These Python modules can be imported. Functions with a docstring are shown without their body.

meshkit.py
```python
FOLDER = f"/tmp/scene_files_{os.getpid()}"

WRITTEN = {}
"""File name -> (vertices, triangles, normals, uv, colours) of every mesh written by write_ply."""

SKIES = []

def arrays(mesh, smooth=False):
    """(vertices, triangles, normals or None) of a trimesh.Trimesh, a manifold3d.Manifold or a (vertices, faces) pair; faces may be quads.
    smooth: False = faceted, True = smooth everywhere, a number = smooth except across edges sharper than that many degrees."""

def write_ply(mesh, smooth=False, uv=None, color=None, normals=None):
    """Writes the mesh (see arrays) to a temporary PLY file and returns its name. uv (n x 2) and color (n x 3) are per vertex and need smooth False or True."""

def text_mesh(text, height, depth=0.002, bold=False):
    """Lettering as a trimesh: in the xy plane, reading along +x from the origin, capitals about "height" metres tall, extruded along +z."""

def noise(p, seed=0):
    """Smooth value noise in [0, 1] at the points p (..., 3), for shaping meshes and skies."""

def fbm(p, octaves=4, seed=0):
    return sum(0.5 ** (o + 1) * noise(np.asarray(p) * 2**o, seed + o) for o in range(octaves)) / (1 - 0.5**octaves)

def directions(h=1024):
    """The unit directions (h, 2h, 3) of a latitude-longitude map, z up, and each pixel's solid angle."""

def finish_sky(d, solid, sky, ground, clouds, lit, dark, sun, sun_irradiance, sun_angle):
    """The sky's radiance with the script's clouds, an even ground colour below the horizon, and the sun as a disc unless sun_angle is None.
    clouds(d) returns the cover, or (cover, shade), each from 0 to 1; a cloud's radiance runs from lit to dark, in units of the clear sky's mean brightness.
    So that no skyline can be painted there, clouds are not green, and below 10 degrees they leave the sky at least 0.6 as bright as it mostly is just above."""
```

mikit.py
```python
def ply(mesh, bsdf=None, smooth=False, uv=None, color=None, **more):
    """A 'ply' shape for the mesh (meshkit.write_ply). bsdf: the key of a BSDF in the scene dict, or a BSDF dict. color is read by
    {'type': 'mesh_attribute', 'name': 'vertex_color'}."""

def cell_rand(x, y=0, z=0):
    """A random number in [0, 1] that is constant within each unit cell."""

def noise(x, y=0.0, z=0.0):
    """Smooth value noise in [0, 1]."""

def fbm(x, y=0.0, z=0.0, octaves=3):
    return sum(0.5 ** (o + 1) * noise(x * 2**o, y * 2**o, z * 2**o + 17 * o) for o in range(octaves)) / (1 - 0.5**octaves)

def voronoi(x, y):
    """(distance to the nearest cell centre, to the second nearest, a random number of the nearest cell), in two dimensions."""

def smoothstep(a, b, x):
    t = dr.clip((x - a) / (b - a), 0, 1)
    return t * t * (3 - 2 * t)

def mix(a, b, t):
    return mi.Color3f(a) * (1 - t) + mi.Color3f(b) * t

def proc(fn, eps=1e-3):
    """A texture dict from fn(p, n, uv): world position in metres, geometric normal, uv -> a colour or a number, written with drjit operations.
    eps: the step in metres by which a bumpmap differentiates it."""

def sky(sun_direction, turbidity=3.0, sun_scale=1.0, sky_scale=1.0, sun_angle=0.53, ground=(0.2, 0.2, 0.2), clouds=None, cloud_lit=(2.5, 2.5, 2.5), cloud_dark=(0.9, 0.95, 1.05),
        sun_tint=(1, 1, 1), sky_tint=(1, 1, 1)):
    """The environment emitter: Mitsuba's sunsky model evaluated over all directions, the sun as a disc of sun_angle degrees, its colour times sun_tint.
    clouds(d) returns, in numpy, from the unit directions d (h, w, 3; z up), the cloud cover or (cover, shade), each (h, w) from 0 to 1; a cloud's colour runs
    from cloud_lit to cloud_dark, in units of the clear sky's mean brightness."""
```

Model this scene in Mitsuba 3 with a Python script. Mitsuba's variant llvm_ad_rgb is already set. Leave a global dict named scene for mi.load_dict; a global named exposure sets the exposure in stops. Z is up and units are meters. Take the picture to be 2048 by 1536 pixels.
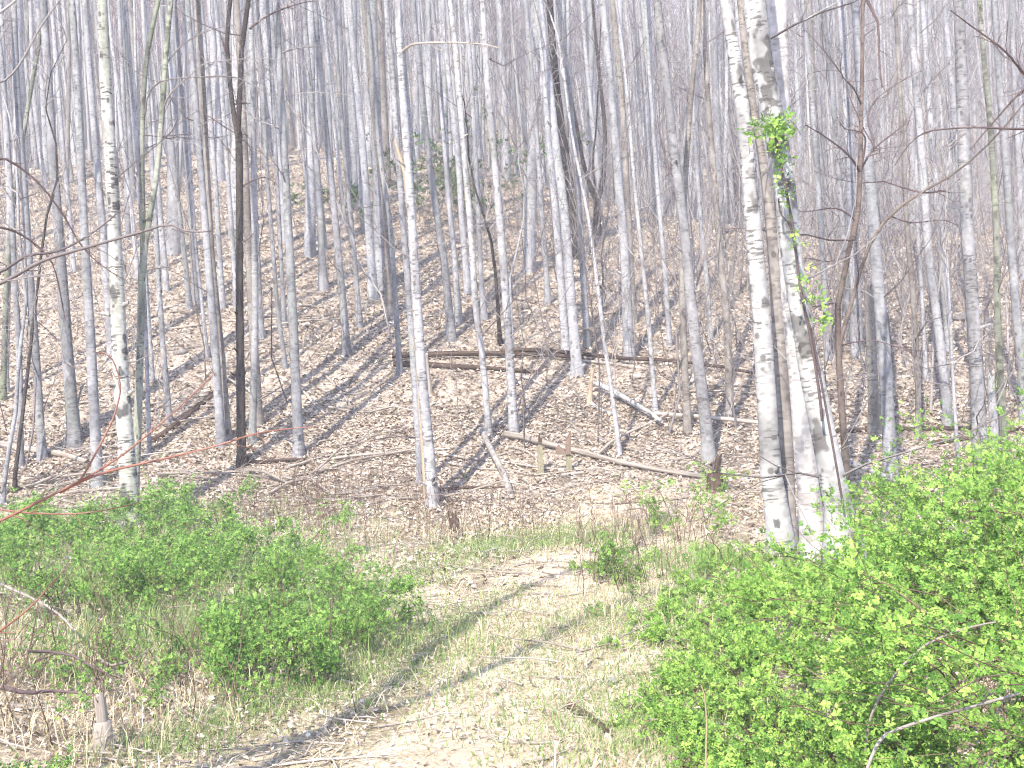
import math, random
import numpy as np
import drjit as dr
import mitsuba as mi
import mikit, meshkit
from mikit import proc, noise, fbm, voronoi, cell_rand, smoothstep, mix

# ------------------------------------------------------------------ camera, sky, exposure
F, ROLL, CAM = 2472.0, math.radians(2.8), np.array([0.0, 0.0, 1.6])
RIGHT = np.array([math.cos(ROLL), 0, -math.sin(ROLL)]); UP = np.array([math.sin(ROLL), 0, math.cos(ROLL)])
scene, labels = {}, {}
SUN_AZ, SUN_EL = math.radians(20), math.radians(43)
SUN = [-math.sin(SUN_AZ) * math.cos(SUN_EL), -math.cos(SUN_AZ) * math.cos(SUN_EL), math.sin(SUN_EL)]
HAZE = 0.0030
scene['camera'] = {'type': 'perspective', 'fov': 2 * math.degrees(math.atan(1024 / F)), 'fov_axis': 'x', 'near_clip': 0.05, 'far_clip': 3000.0,
                   'to_world': mi.ScalarTransform4f().look_at(origin=CAM.tolist(), target=(CAM + [0, 1, 0]).tolist(), up=UP.tolist())}
scene['sky'] = mikit.sky(SUN, turbidity=3, ground=(0.22, 0.18, 0.14), sun_tint=(0.91, 1.0, 1.14), sky_tint=(0.92, 0.97, 1.15))
exposure = 3.5
if HAZE:
    scene['air'] = {'type': 'homogeneous', 'albedo': {'type': 'rgb', 'value': [0.90, 0.925, 1.0]}, 'sigma_t': HAZE}
    scene['camera']['medium'] = {'type': 'ref', 'id': 'air'}
    scene['haze'] = {'type': 'cube', 'bsdf': {'type': 'null'}, 'interior': {'type': 'ref', 'id': 'air'},
                     'to_world': mi.ScalarTransform4f().translate([0, 240, 58]).scale([345, 345, 68])}
    labels['haze'] = {'label': 'thin pale spring haze hanging between the trees', 'kind': 'stuff'}

rng = np.random.default_rng(7)
random.seed(7)
U = rng.uniform

# ------------------------------------------------------------------ materials
def rgb(*c): return {'type': 'rgb', 'value': list(c)}
def two(b): return {'type': 'twosided', 'bsdf': b}

def bark(light, mid, dark, dash, blotch, lichen, patch=(0.30, 0.34, 0.24)):
    def fn(p, n, uv):
        u, v = uv.x, uv.y
        t = cell_rand(dr.floor(v / 100.0))
        a = fbm(u * 9, v * 2.2, t * 40, 3)
        c = mix(mid, light, smoothstep(0.30, 0.62, a + (t - 0.5) * 0.25))
        c = mix(c, patch, smoothstep(0.52, 0.72, fbm(u * 5 + 31, v * 1.7, t * 70, 2)) * lichen)
        d = smoothstep(0.62, 0.78, noise(u * 26, v * 75, 3)) * smoothstep(0.35, 0.55, noise(u * 6, v * 7, 9))
        c = c * (0.80 + 0.4 * noise(u * 45, v * 38, 6))
        c = mix(c, dark, d * dash)
        b = smoothstep(0.60, 0.70, fbm(u * 13, v * 7, 5 + t * 30, 3))
        c = mix(c, dark, b * blotch)
        k = voronoi(u * 9.0, v * 4.2)
        c = mix(c, dark, (1 - smoothstep(0.08, 0.17, k[0])) * smoothstep(0.7, 0.8, k[2]) * 0.7)
        return c * (0.84 + 0.27 * t)
    return two({'type': 'diffuse', 'reflectance': proc(fn)})

scene['bark_pale'] = bark((0.33, 0.335, 0.36), (0.22, 0.225, 0.245), (0.08, 0.075, 0.08), 0.5, 0.16, 0.25, (0.29, 0.32, 0.27))
scene['bark_mottled'] = bark((0.40, 0.40, 0.38), (0.25, 0.25, 0.24), (0.045, 0.04, 0.045), 0.8, 0.8, 0.4, (0.30, 0.32, 0.25))
scene['bark_speckled'] = bark((0.36, 0.36, 0.38), (0.235, 0.235, 0.25), (0.07, 0.065, 0.065), 0.65, 0.32, 0.25, (0.33, 0.35, 0.30))
scene['bark_grey'] = bark((0.42, 0.40, 0.40), (0.30, 0.28, 0.28), (0.10, 0.09, 0.09), 0.5, 0.3, 0.35, (0.36, 0.36, 0.32))
scene['bark_drab'] = bark((0.25, 0.23, 0.22), (0.14, 0.125, 0.12), (0.04, 0.035, 0.035), 0.5, 0.4, 0.2, (0.24, 0.23, 0.19))
scene['bark_umber'] = bark((0.15, 0.12, 0.11), (0.08, 0.065, 0.06), (0.03, 0.025, 0.025), 0.5, 0.4, 0.2, (0.20, 0.19, 0.15))
scene['bark_white'] = bark((0.38, 0.38, 0.385), (0.23, 0.23, 0.235), (0.06, 0.055, 0.055), 0.7, 0.7, 0.3, (0.36, 0.37, 0.33))
scene['bark_mossy'] = bark((0.30, 0.31, 0.27), (0.17, 0.18, 0.155), (0.05, 0.05, 0.045), 0.6, 0.6, 0.5, (0.23, 0.27, 0.17))
scene['bark_dark'] = bark((0.055, 0.047, 0.047), (0.028, 0.024, 0.026), (0.012, 0.011, 0.012), 0.5, 0.4, 0.22, (0.14, 0.135, 0.10))
scene['bark_brown'] = bark((0.29, 0.27, 0.255), (0.19, 0.175, 0.165), (0.08, 0.06, 0.06), 0.5, 0.3, 0.4, (0.32, 0.32, 0.27))
scene['bark_far'] = two({'type': 'diffuse', 'reflectance': proc(lambda p, n, uv: mix((0.25, 0.25, 0.26), (0.42, 0.42, 0.43), cell_rand(dr.floor(uv.y / 100.0))))})
scene['twig_far'] = two({'type': 'diffuse', 'reflectance': rgb(0.20, 0.18, 0.19)})
scene['twig_bud'] = two({'type': 'diffuse', 'reflectance': rgb(0.27, 0.20, 0.205)})
scene['twig_grey'] = two({'type': 'diffuse', 'reflectance': proc(lambda p, n, uv: mix((0.12, 0.10, 0.105), (0.36, 0.345, 0.345), cell_rand(dr.floor(uv.y / 100.0), 5)))})
scene['twig_red'] = two({'type': 'diffuse', 'reflectance': proc(lambda p, n, uv: mix((0.22, 0.10, 0.08), (0.34, 0.20, 0.165), noise(uv.x * 20, uv.y * 9)))})
scene['twig_wine'] = two({'type': 'diffuse', 'reflectance': proc(lambda p, n, uv: mix((0.07, 0.05, 0.055), (0.17, 0.13, 0.13), fbm(uv.x * 10, uv.y * 5)))})
def wood_fn(a, b):
    return lambda p, n, uv: mix(a, b, fbm(uv.x * 55, uv.y * 2.5, dr.floor(uv.y / 100.0))) * (0.8 + 0.35 * cell_rand(dr.floor(uv.y / 100.0), 3))
scene['dead_wood'] = two({'type': 'diffuse', 'reflectance': proc(wood_fn((0.16, 0.13, 0.11), (0.50, 0.46, 0.42)))})
scene['rotten_wood'] = two({'type': 'diffuse', 'reflectance': proc(wood_fn((0.03, 0.022, 0.02), (0.15, 0.11, 0.09)))})
scene['fresh_wood'] = two({'type': 'diffuse', 'reflectance': proc(wood_fn((0.34, 0.255, 0.18), (0.54, 0.44, 0.345)))})
scene['post_wood'] = two({'type': 'diffuse', 'reflectance': proc(lambda p, n, uv: mix((0.19, 0.175, 0.125), (0.29, 0.27, 0.19), fbm(p.x * 60, p.y * 60, p.z * 6)))})
scene['board_wood'] = two({'type': 'diffuse', 'reflectance': proc(lambda p, n, uv: mix((0.14, 0.10, 0.08), (0.25, 0.19, 0.155), fbm(p.x * 9, p.y * 50, p.z * 60)))})

def leaf_mat(cols, trans=None):
    def fn(p, n, uv):
        r = uv.x
        c = mix(cols[0], cols[1], smoothstep(0.0, 0.5, r))
        return mix(c, cols[2], smoothstep(0.5, 1.0, r))
    if trans:
        return {'type': 'principledthin', 'base_color': proc(fn), 'roughness': 0.55, 'diff_trans': trans, 'spec_trans': 0.0, 'eta': 1.4}
    return two({'type': 'diffuse', 'reflectance': proc(fn)})
scene['litter_leaf'] = leaf_mat([(0.18, 0.145, 0.12), (0.42, 0.355, 0.295), (0.72, 0.645, 0.56)])
scene['straw'] = leaf_mat([(0.32, 0.265, 0.17), (0.48, 0.42, 0.285), (0.62, 0.56, 0.42)])
scene['briar_leaf'] = leaf_mat([(0.095, 0.205, 0.05), (0.21, 0.38, 0.08), (0.38, 0.55, 0.14)], 0.6)
scene['thicket_leaf'] = leaf_mat([(0.065, 0.155, 0.045), (0.17, 0.32, 0.08), (0.34, 0.52, 0.14)], 0.6)
scene['grass_blade'] = leaf_mat([(0.13, 0.23, 0.08), (0.24, 0.35, 0.13), (0.42, 0.45, 0.22)], 0.6)
scene['evergreen_leaf'] = leaf_mat([(0.04, 0.08, 0.035), (0.07, 0.13, 0.05), (0.12, 0.18, 0.07)], 0.4)
scene['cane_bark'] = two({'type': 'diffuse', 'reflectance': proc(lambda p, n, uv: mix((0.05, 0.035, 0.03), (0.24, 0.17, 0.14), cell_rand(dr.floor(uv.y / 100.0), 8)))})

def ground_fn(p, n, uv):
    a = fbm(p.x * 5, p.y * 5, 0.0, 4); b = fbm(p.x * 0.5, p.y * 0.5, 3.0, 3); c = noise(p.x * 42, p.y * 42)
    litter = mix((0.17, 0.14, 0.115), (0.46, 0.395, 0.33), smoothstep(0.25, 0.75, 0.5 * a + 0.5 * c))
    straw = mix((0.28, 0.23, 0.17), (0.50, 0.43, 0.335), smoothstep(0.3, 0.7, 0.5 * a + 0.5 * c))
    near = 1 - smoothstep(13.0, 17.5, p.y + 4 * (b - 0.5))
    col = mix(litter, straw, near)
    col = mix(col, (0.17, 0.13, 0.10), smoothstep(0.50, 0.66, fbm(p.x * 2.6, p.y * 2.6, 6.0, 3)) * 0.65 * near)
    return mix(col, (0.20, 0.20, 0.09), smoothstep(0.55, 0.75, b) * 0.25 * near)
scene['ground_earth'] = two({'type': 'diffuse', 'reflectance': proc(ground_fn)})
def path_fn(p, n, uv):
    a = fbm(p.x * 7, p.y * 7, 0.0, 4); c = noise(p.x * 60, p.y * 60); b = fbm(p.x * 0.8, p.y * 0.8, 8.0, 3)
    col = mix((0.32, 0.26, 0.185), (0.56, 0.485, 0.38), smoothstep(0.25, 0.7, 0.5 * a + 0.5 * c))
    return mix(col, (0.46, 0.36, 0.28), smoothstep(0.45, 0.6, b) * (1 - smoothstep(5.0, 7.5, p.y)))
scene['path_earth'] = two({'type': 'diffuse', 'reflectance': proc(path_fn)})
scene['rock_face'] = two({'type': 'diffuse', 'reflectance': proc(lambda p, n, uv: mix((0.14, 0.13, 0.12), (0.34, 0.32, 0.31), fbm(p.x * 6, p.y * 6, p.z * 6)))})

# ------------------------------------------------------------------ terrain
def sstep(a, b, x):
    t = np.clip((np.asarray(x, float) - a) / (b - a), 0, 1); return t * t * (3 - 2 * t)
def softp(x, w): return w * np.logaddexp(0, np.asarray(x, float) / w)
def height(x, y):
    x = np.asarray(x, float); y = np.asarray(y, float)
    xa = x - 0.02 * y
    s = 0.37 + (0.27 - 0.37) * sstep(-6, 12, xa)
    near = s * softp(y - 15.2 + 0.05 * x, 0.9)
    right = sstep(-14, 10, x - 0.05 * (y - 40))                    # the near slope ends in a bench on this side
    crest = 0.27 * softp(y - 37, 4) * right + 0.25 * softp(y - 48, 4) * (1 - right)
    far = 0.335 * softp(y - 62, 8) * right + 0.30 * softp(y - 78, 8) * (1 - right)
    ridge = 0.75 * softp(y - 215 + 0.12 * np.abs(x), 14)
    left_bank = 0.30 * sstep(0.5, 2.2, -x - 0.30 * y + 0.4) * (1 - sstep(9, 14, y)) * sstep(2.5, 4.5, y)
    p = np.stack([x * 0.45, y * 0.45, 0 * x], -1); q = np.stack([x * 0.06, y * 0.06, 0 * x + 5], -1)
    bumps = 0.14 * (meshkit.fbm(p, 3, 3) - 0.5) * sstep(1, 6, y) + 1.6 * (meshkit.fbm(q, 3, 5) - 0.5) * sstep(22, 70, y)
    back = 0.1 * softp(-y - 8, 3)
    return near - crest + far - ridge + bumps + back + left_bank

def grow(lo, hi, a, b, step, k):
    right, left = [b], [a]
    while right[-1] < hi: right.append(right[-1] + step * (1 + k * (right[-1] - b)))
    while left[-1] > lo: left.append(left[-1] - step * (1 + k * (a - left[-1])))
    return np.array(left[:0:-1] + list(np.arange(a, b, step)) + right)
xs = grow(-600, 600, -7, 7, 0.16, 0.12); ys = grow(-150, 900, 2, 22, 0.16, 0.06)
X, Y = np.meshgrid(xs, ys)
Z = height(X, Y)
nx, ny = len(xs), len(ys)
idx = np.arange(nx * ny).reshape(ny, nx)
quads = np.stack([idx[:-1, :-1], idx[:-1, 1:], idx[1:, 1:], idx[1:, :-1]], -1).reshape(-1, 4)
scene['ground'] = mikit.ply((np.stack([X, Y, Z], -1).reshape(-1, 3), quads), 'ground_earth', smooth=True)
labels['ground'] = {'label': 'leaf covered forest floor rising into a wooded hillside', 'kind': 'structure'}

def ray(px, py): return np.array([0, 1.0, 0]) + RIGHT * (px - 1024) / F - UP * (py - 768) / F
_T = np.concatenate([np.arange(1.5, 60, 0.05), np.arange(60, 330, 0.25)])
def hit(px, py):
    d = ray(px, py); P = CAM + d * _T[:, None]
    below = P[:, 2] < height(P[:, 0], P[:, 1])
    i = int(np.argmax(below)) if below.any() else len(_T) - 1
    return P[i] if i == 0 else (P[i] + P[i - 1]) / 2
def at(px, py, depth): return CAM + ray(px, py) * depth
def project(P):
    P = np.asarray(P, float) - CAM
    return np.stack([1024 + F * (P @ RIGHT) / P[..., 1], 768 - F * (P @ UP) / P[..., 1]], -1)
def gz(x, y): return float(height(np.array([x]), np.array([y]))[0])

# ------------------------------------------------------------------ mesh helpers
class Mesh:
    def __init__(s): s.v, s.f, s.uv, s.n = [], [], [], 0
    def add(s, v, f, uv):
        s.v.append(v); s.f.append(f + s.n); s.uv.append(uv); s.n += len(v); return s
    def out(s, bsdf, smooth=True):
        return mikit.ply((np.vstack(s.v), np.vstack(s.f)), bsdf, smooth=smooth, uv=np.vstack(s.uv))
counter = [0]
def tubes(P, R, sides=5, uvid=None):
    """P (N,K,3) polylines, R (N,K) radii -> one (v, f, uv): N tapered tubes. u is metres around, v metres along plus 100 per tube."""
    P = np.asarray(P, float); R = np.asarray(R, float); N, K, _ = P.shape
    T = np.gradient(P, axis=1); T /= np.linalg.norm(T, axis=2, keepdims=True) + 1e-12
    ref = np.where(np.abs(T[:, :1, 1:2]) < 0.9, [[[0, 1.0, 0]]], [[[1.0, 0, 0]]])
    A = ref - T * (T * ref).sum(-1, keepdims=True); A /= np.linalg.norm(A, axis=2, keepdims=True) + 1e-12
    B = np.cross(T, A)
    ang = np.arange(sides + 1) * 2 * np.pi / sides
    V = P[:, :, None] + R[:, :, None, None] * (np.cos(ang)[:, None] * A[:, :, None] + np.sin(ang)[:, None] * B[:, :, None])
    L = np.concatenate([np.zeros((N, 1)), np.cumsum(np.linalg.norm(np.diff(P, axis=1), axis=2), axis=1)], 1)
    if uvid is None:
        uvid = counter[0] + np.arange(N); counter[0] += N
    rm = R.mean(1)
    uv = np.empty((N, K, sides + 1, 2)); uv[..., 0] = (ang[None, None] * rm[:, None, None]); uv[..., 1] = np.clip(L, 0, 95)[:, :, None] + 100 * (np.asarray(uvid) % 900)[:, None, None] + 1
    i = np.arange(K - 1)[:, None] * (sides + 1) + np.arange(sides)[None]
    q = np.stack([i, i + 1, i + sides + 2, i + sides + 1], -1).reshape(-1, 4)
    f = np.vstack([q[:, [0, 1, 2]], q[:, [0, 2, 3]]])
    f = (np.arange(N)[:, None, None] * K * (sides + 1) + f[None]).reshape(-1, 3)
    return V.reshape(-1, 3), f, uv.reshape(-1, 2)
def resample(pts, rad, n):
    pts = np.asarray(pts, float); s = np.concatenate([[0], np.cumsum(np.linalg.norm(np.diff(pts, axis=0), axis=1))])
    t = np.linspace(0, s[-1], n)
    from scipy.interpolate import PchipInterpolator
    return PchipInterpolator(s, pts)(t), np.interp(t, s, np.asarray(rad, float)), t
def stem(pts, rad, n=24, sides=10, wob=0.06, seed=0, cap=True, jag=0.0):
    """One solid stem along the points with bark unevenness; capped at the ends; jag > 0 leaves a torn, splintered far end."""
    P, R, t = resample(pts, rad, n)
    v, f, uv = tubes(P[None], R[None], sides)
    c = np.repeat(P, sides + 1, axis=0); rel = v - c
    ang = np.tile(np.arange(sides + 1) % sides, n)
    q = np.stack([np.cos(ang * 2 * np.pi / sides) * 1.3, np.sin(ang * 2 * np.pi / sides) * 1.3, np.repeat(t, sides + 1) * 3.0 + seed * 7.7], -1)
    v = c + rel * (1 + wob * 2 * (meshkit.fbm(q, 3, seed % 17) - 0.5))[:, None]
    if jag:
        ax = (P[-1] - P[-2]) / np.linalg.norm(P[-1] - P[-2])
        a = np.random.default_rng(seed).uniform(0, jag, sides); a = np.append(a, a[0])
        v[-(sides + 1):] += ax * a[:, None]
    if cap:
        for k, c0 in ((0, P[0]), (n - 1, P[-1])):
            ring = v[k * (sides + 1):k * (sides + 1) + sides]; m = len(v)
            v = np.vstack([v, ring, [c0]]); uv = np.vstack([uv, np.tile(uv[k * (sides + 1)], (sides + 1, 1)) + np.vstack([np.zeros((sides, 2)), [[0.05, 0]]])])
            j = np.arange(sides); tri = np.stack([j, (j + 1) % sides, j * 0 + sides], 1) + m
            f = np.vstack([f, tri if k else tri[:, ::-1]])
    return v, f, uv
def unit(a): return a / (np.linalg.norm(a, axis=-1, keepdims=True) + 1e-12)
def limbs(P0, D, L, R, K=6, bend=0.25, lift=0.2):
    """Curved tapering limbs: starts P0 (N,3), directions D, lengths L, radii R."""
    N = len(P0); t = np.linspace(0, 1, K)
    side = unit(np.cross(D, rng.normal(size=(N, 3)))) * bend
    P = P0[:, None] + L[:, None, None] * (D[:, None] * t[:, None] + side[:, None] * (t ** 2)[:, None] + np.array([0, 0, 1.0]) * lift * (t ** 2)[:, None])
    P[:, 1:-1] += rng.normal(size=(N, K - 2, 3)) * (L[:, None, None] * 0.02)
    return P, R[:, None] * (1 - 0.8 * t)[None]
def off_limbs(P, R, n, spread, lr, rr, K=4, bend=0.3, lift=0.1, tmin=0.2):
    """n child twigs on every limb of P."""
    N, K0, _ = P.shape
    i = np.repeat(np.arange(N), n); t = U(tmin, 0.98, N * n) * (K0 - 1); k = np.minimum(t.astype(int), K0 - 2); a = (t - k)[:, None]
    p0 = P[i, k] * (1 - a) + P[i, k + 1] * a; d = unit(P[i, k + 1] - P[i, k])
    D = unit(d + spread * rng.normal(size=(N * n, 3)))
    L = np.linalg.norm(P[:, -1] - P[:, 0], axis=1)[i] * U(lr * 0.6, lr * 1.4, N * n) * (1.15 - t / K0)
    return limbs(p0, D, L, np.maximum(R[i, k] * rr, 0.0022), K, bend, lift)

def obj(key, d, label=None, category=None, group=None, kind=None):
    scene[key] = d; tag(key, label, category, group, kind); return key
def tag(key, label=None, category=None, group=None, kind=None):
    e = {k: v for k, v in (('label', label), ('category', category), ('group', group), ('kind', kind)) if v}
    if e: labels[key] = e
used = {}
def numbered(name):
    n = used.get(name, 0); used[name] = n + 1
    return name if n == 0 else f'{name}_{n:03d}'
def part(root, name): return numbered(root + '__' + name)

# ------------------------------------------------------------------ trees
def crown(root, P, R, bsdf, n_limb, start, twig_bsdf, detail=1, low=4):
    """Bare limbs in the upper trunk, with twigs; low: a few thin dead twigs on the bole."""
    K = len(P)
    H = P[-1, 2] - P[0, 2]
    t = U(start, 0.97, n_limb) * (K - 1); k = np.minimum(t.astype(int), K - 2)
    p0 = P[k] + (P[k + 1] - P[k]) * (t - k)[:, None]
    az = U(0, 2 * np.pi, n_limb)
    D = unit(np.stack([np.cos(az), np.sin(az), U(0.5, 1.5, n_limb)], -1))
    Ll = H * U(0.10, 0.20, n_limb) * (1.25 - t / K)
    LP, LR = limbs(p0, D, Ll, np.maximum(R[k] * 0.35, 0.012), 6, 0.15, 0.25)
    m = Mesh().add(*tubes(LP, LR, 4))
    TP, TR = off_limbs(LP, LR, 7 * detail, 0.6, 0.42, 0.45, 4)
    m.add(*tubes(TP, np.maximum(TR, 0.005), 3))
    if detail > 1:
        SP, SR = off_limbs(TP, TR, 3, 0.6, 0.5, 0.6, 3)
        m.add(*tubes(SP, np.maximum(SR, 0.004), 3))
    if low:
        t = U(0.05, start, low) * (K - 1); k = np.minimum(t.astype(int), K - 2)
        az = U(0, 2 * np.pi, low)
        D = unit(np.stack([np.cos(az), np.sin(az), U(-0.1, 0.8, low)], -1))
        LP, LR = limbs(P[k], D, U(0.5, 2.0, low), np.full(low, 0.010), 6, 0.3, 0.25)
        m.add(*tubes(LP, LR, 4))
        TP, TR = off_limbs(LP, LR, 4, 0.6, 0.45, 0.7, 4)
        m.add(*tubes(TP, np.maximum(TR, 0.0035), 3))
    obj(part(root, 'crown'), m.out(twig_bsdf))

last_depth = [10.0]
def tree_from_pixels(name, pts, wb, wt, bsdf, label, group=None, depth=None, branches=(), hgt=None, stubs=0, twig='twig_grey', limbs_n=7, sides=12, start=0.55, low=3, snag=False, fork=(), behind=None):
    """pts: pixels of the trunk's axis from the top of what shows to its foot; the foot stands where that pixel's ray meets the ground."""
    root = numbered(name); tag(root, label, 'dead tree' if snag else 'tree', group)
    seed = len(labels)
    if behind is not None: depth = last_depth[0] + behind
    foot = hit(*pts[-1][:2]) if depth is None else at(*pts[-1][:2], depth)
    if depth is not None: foot[2] = gz(foot[0], foot[1])
    dep = foot[1]; last_depth[0] = dep
    ys_ = np.array([p[1] for p in pts], float)
    wid = np.array([p[2] if len(p) > 2 else np.interp(p[1], [ys_[0], ys_[-1]], [wt, wb]) for p in pts])
    P = np.array([at(p[0], p[1], dep) for p in pts]); R = wid / 2 * dep / F
    P[-1, 2] = min(P[-1, 2], foot[2] + 0.02)
    P, R = P[::-1], R[::-1]
    P[1:, 1] += np.cumsum(U(-1, 1, len(P) - 1)) * (0.03 if dep > 13 else 0.008)
    if not snag and not fork:
        H = hgt or max(15.0, 100 * R[0] ** 0.8 + U(0, 4))
        top = P[-1]; d = unit(unit(P[-1] - P[-2]) * 0.6 + np.array([0, 0, 1.0]) * 0.4)
        rest = max(H - (top[2] - foot[2]), 3.0)
        ext = np.array([top + d * rest * q + np.array([U(-.2, .2), U(-.2, .2), 0]) for q in (0.3, 0.6, 0.85, 1.0)])
        rr = R[-1] * np.array([0.78, 0.5, 0.25, 0.10])
        P, R = np.vstack([P, ext]), np.concatenate([R, rr])
    # root flare: the foot widens and goes into the soil
    r0 = R[0]
    d0 = unit(P[1] - P[0])
    P = np.vstack([P[0] - np.array([0, 0, 0.22]), P[0] + d0 * 0.05, P[0] + d0 * (2.2 * r0 + 0.08), P[1:]]); R = np.concatenate([[r0 * 1.7, r0 * 1.42, r0 * 1.05], R[1:]])
    n = int(np.clip(np.sum(np.linalg.norm(np.diff(P, axis=0), axis=1)) / (0.45 if dep < 22 else 0.8), 12, 60))
    m = Mesh().add(*stem(P, R, n, sides if dep < 30 else 8, (0.16 if bsdf == 'bark_dark' else 0.08) if dep < 25 else 0.05, seed, jag=min(0.35, 2.2 * R[-1]) if snag else 0))
    obj(part(root, 'trunk'), m.out(bsdf))
    for f_ in fork:
        fp = np.array([at(q[0], q[1], dep) for q in f_[0]]); fr = np.array(f_[1]) / 2 * dep / F
        fr = np.interp(np.linspace(0, 1, len(fp)), [0, 1], [fr[0], fr[1]])
        d = unit(unit(fp[-1] - fp[-2]) * 0.7 + np.array([0, 0, 0.3])); L = U(4, 7)
        fp = np.vstack([fp, fp[-1] + d * L * 0.4, fp[-1] + d * L]); fr = np.concatenate([fr, [fr[-1] * 0.7, fr[-1] * 0.2]])
        obj(part(root, 'branch'), Mesh().add(*stem(fp, fr, 26, 8, 0.06, seed + 3)).out(bsdf))
        LP, LR, _ = resample(fp, fr, 12)
        crown(root, LP, LR, bsdf, 5, 0.45, twig, 1, 3)
    for b in branches:
        bp = np.array([at(q[0], q[1], dep + 0.0) for q in b[0]]); bp[:, 1] += np.linspace(0, b[2] if len(b) > 2 else 0.3, len(bp))
        w0 = b[1] / 2 * dep / F
        br = np.linspace(w0, w0 * 0.3, len(bp))
        m = Mesh().add(*stem(bp, br, 16, 6, 0.05, seed + 9))
        BP, BR, _ = resample(bp, br, 10)
        TP, TR = off_limbs(BP[None], BR[None], 9, 0.7, 0.28, 0.5, 5, 0.3, 0.05)
        m.add(*tubes(TP, np.maximum(TR, 0.0025), 3))
        SP, SR = off_limbs(TP, TR, 2, 0.6, 0.5, 0.7, 3); m.add(*tubes(SP, np.maximum(SR, 0.002), 3))
        obj(part(root, 'branch'), m.out(b[3] if len(b) > 3 else twig))
    if stubs:
        for _ in range(stubs):
            q = U(0.06, 0.6) * (len(P) - 1); k = int(q); c = P[k] + (P[k + 1] - P[k]) * (q - k); az = U(-2.6, -0.5)
            d = unit(np.array([math.cos(az), math.sin(az) * 0.6, U(0.1, 0.8)])); r = np.interp(q, np.arange(len(R)), R)
            obj(part(root, 'branch_stub'), Mesh().add(*stem([c + d * r * 0.5, c + d * (r + 0.03), c + d * (r + U(0.06, 0.16))], [r * 0.4, r * 0.3, r * 0.16], 5, 6, 0.1, k)).out(bsdf))
    if not snag and not fork:
        LP, LR, _ = resample(P, R, 20)
        crown(root, LP, LR, bsdf, limbs_n, start, twig, 1, low)
    return root

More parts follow.
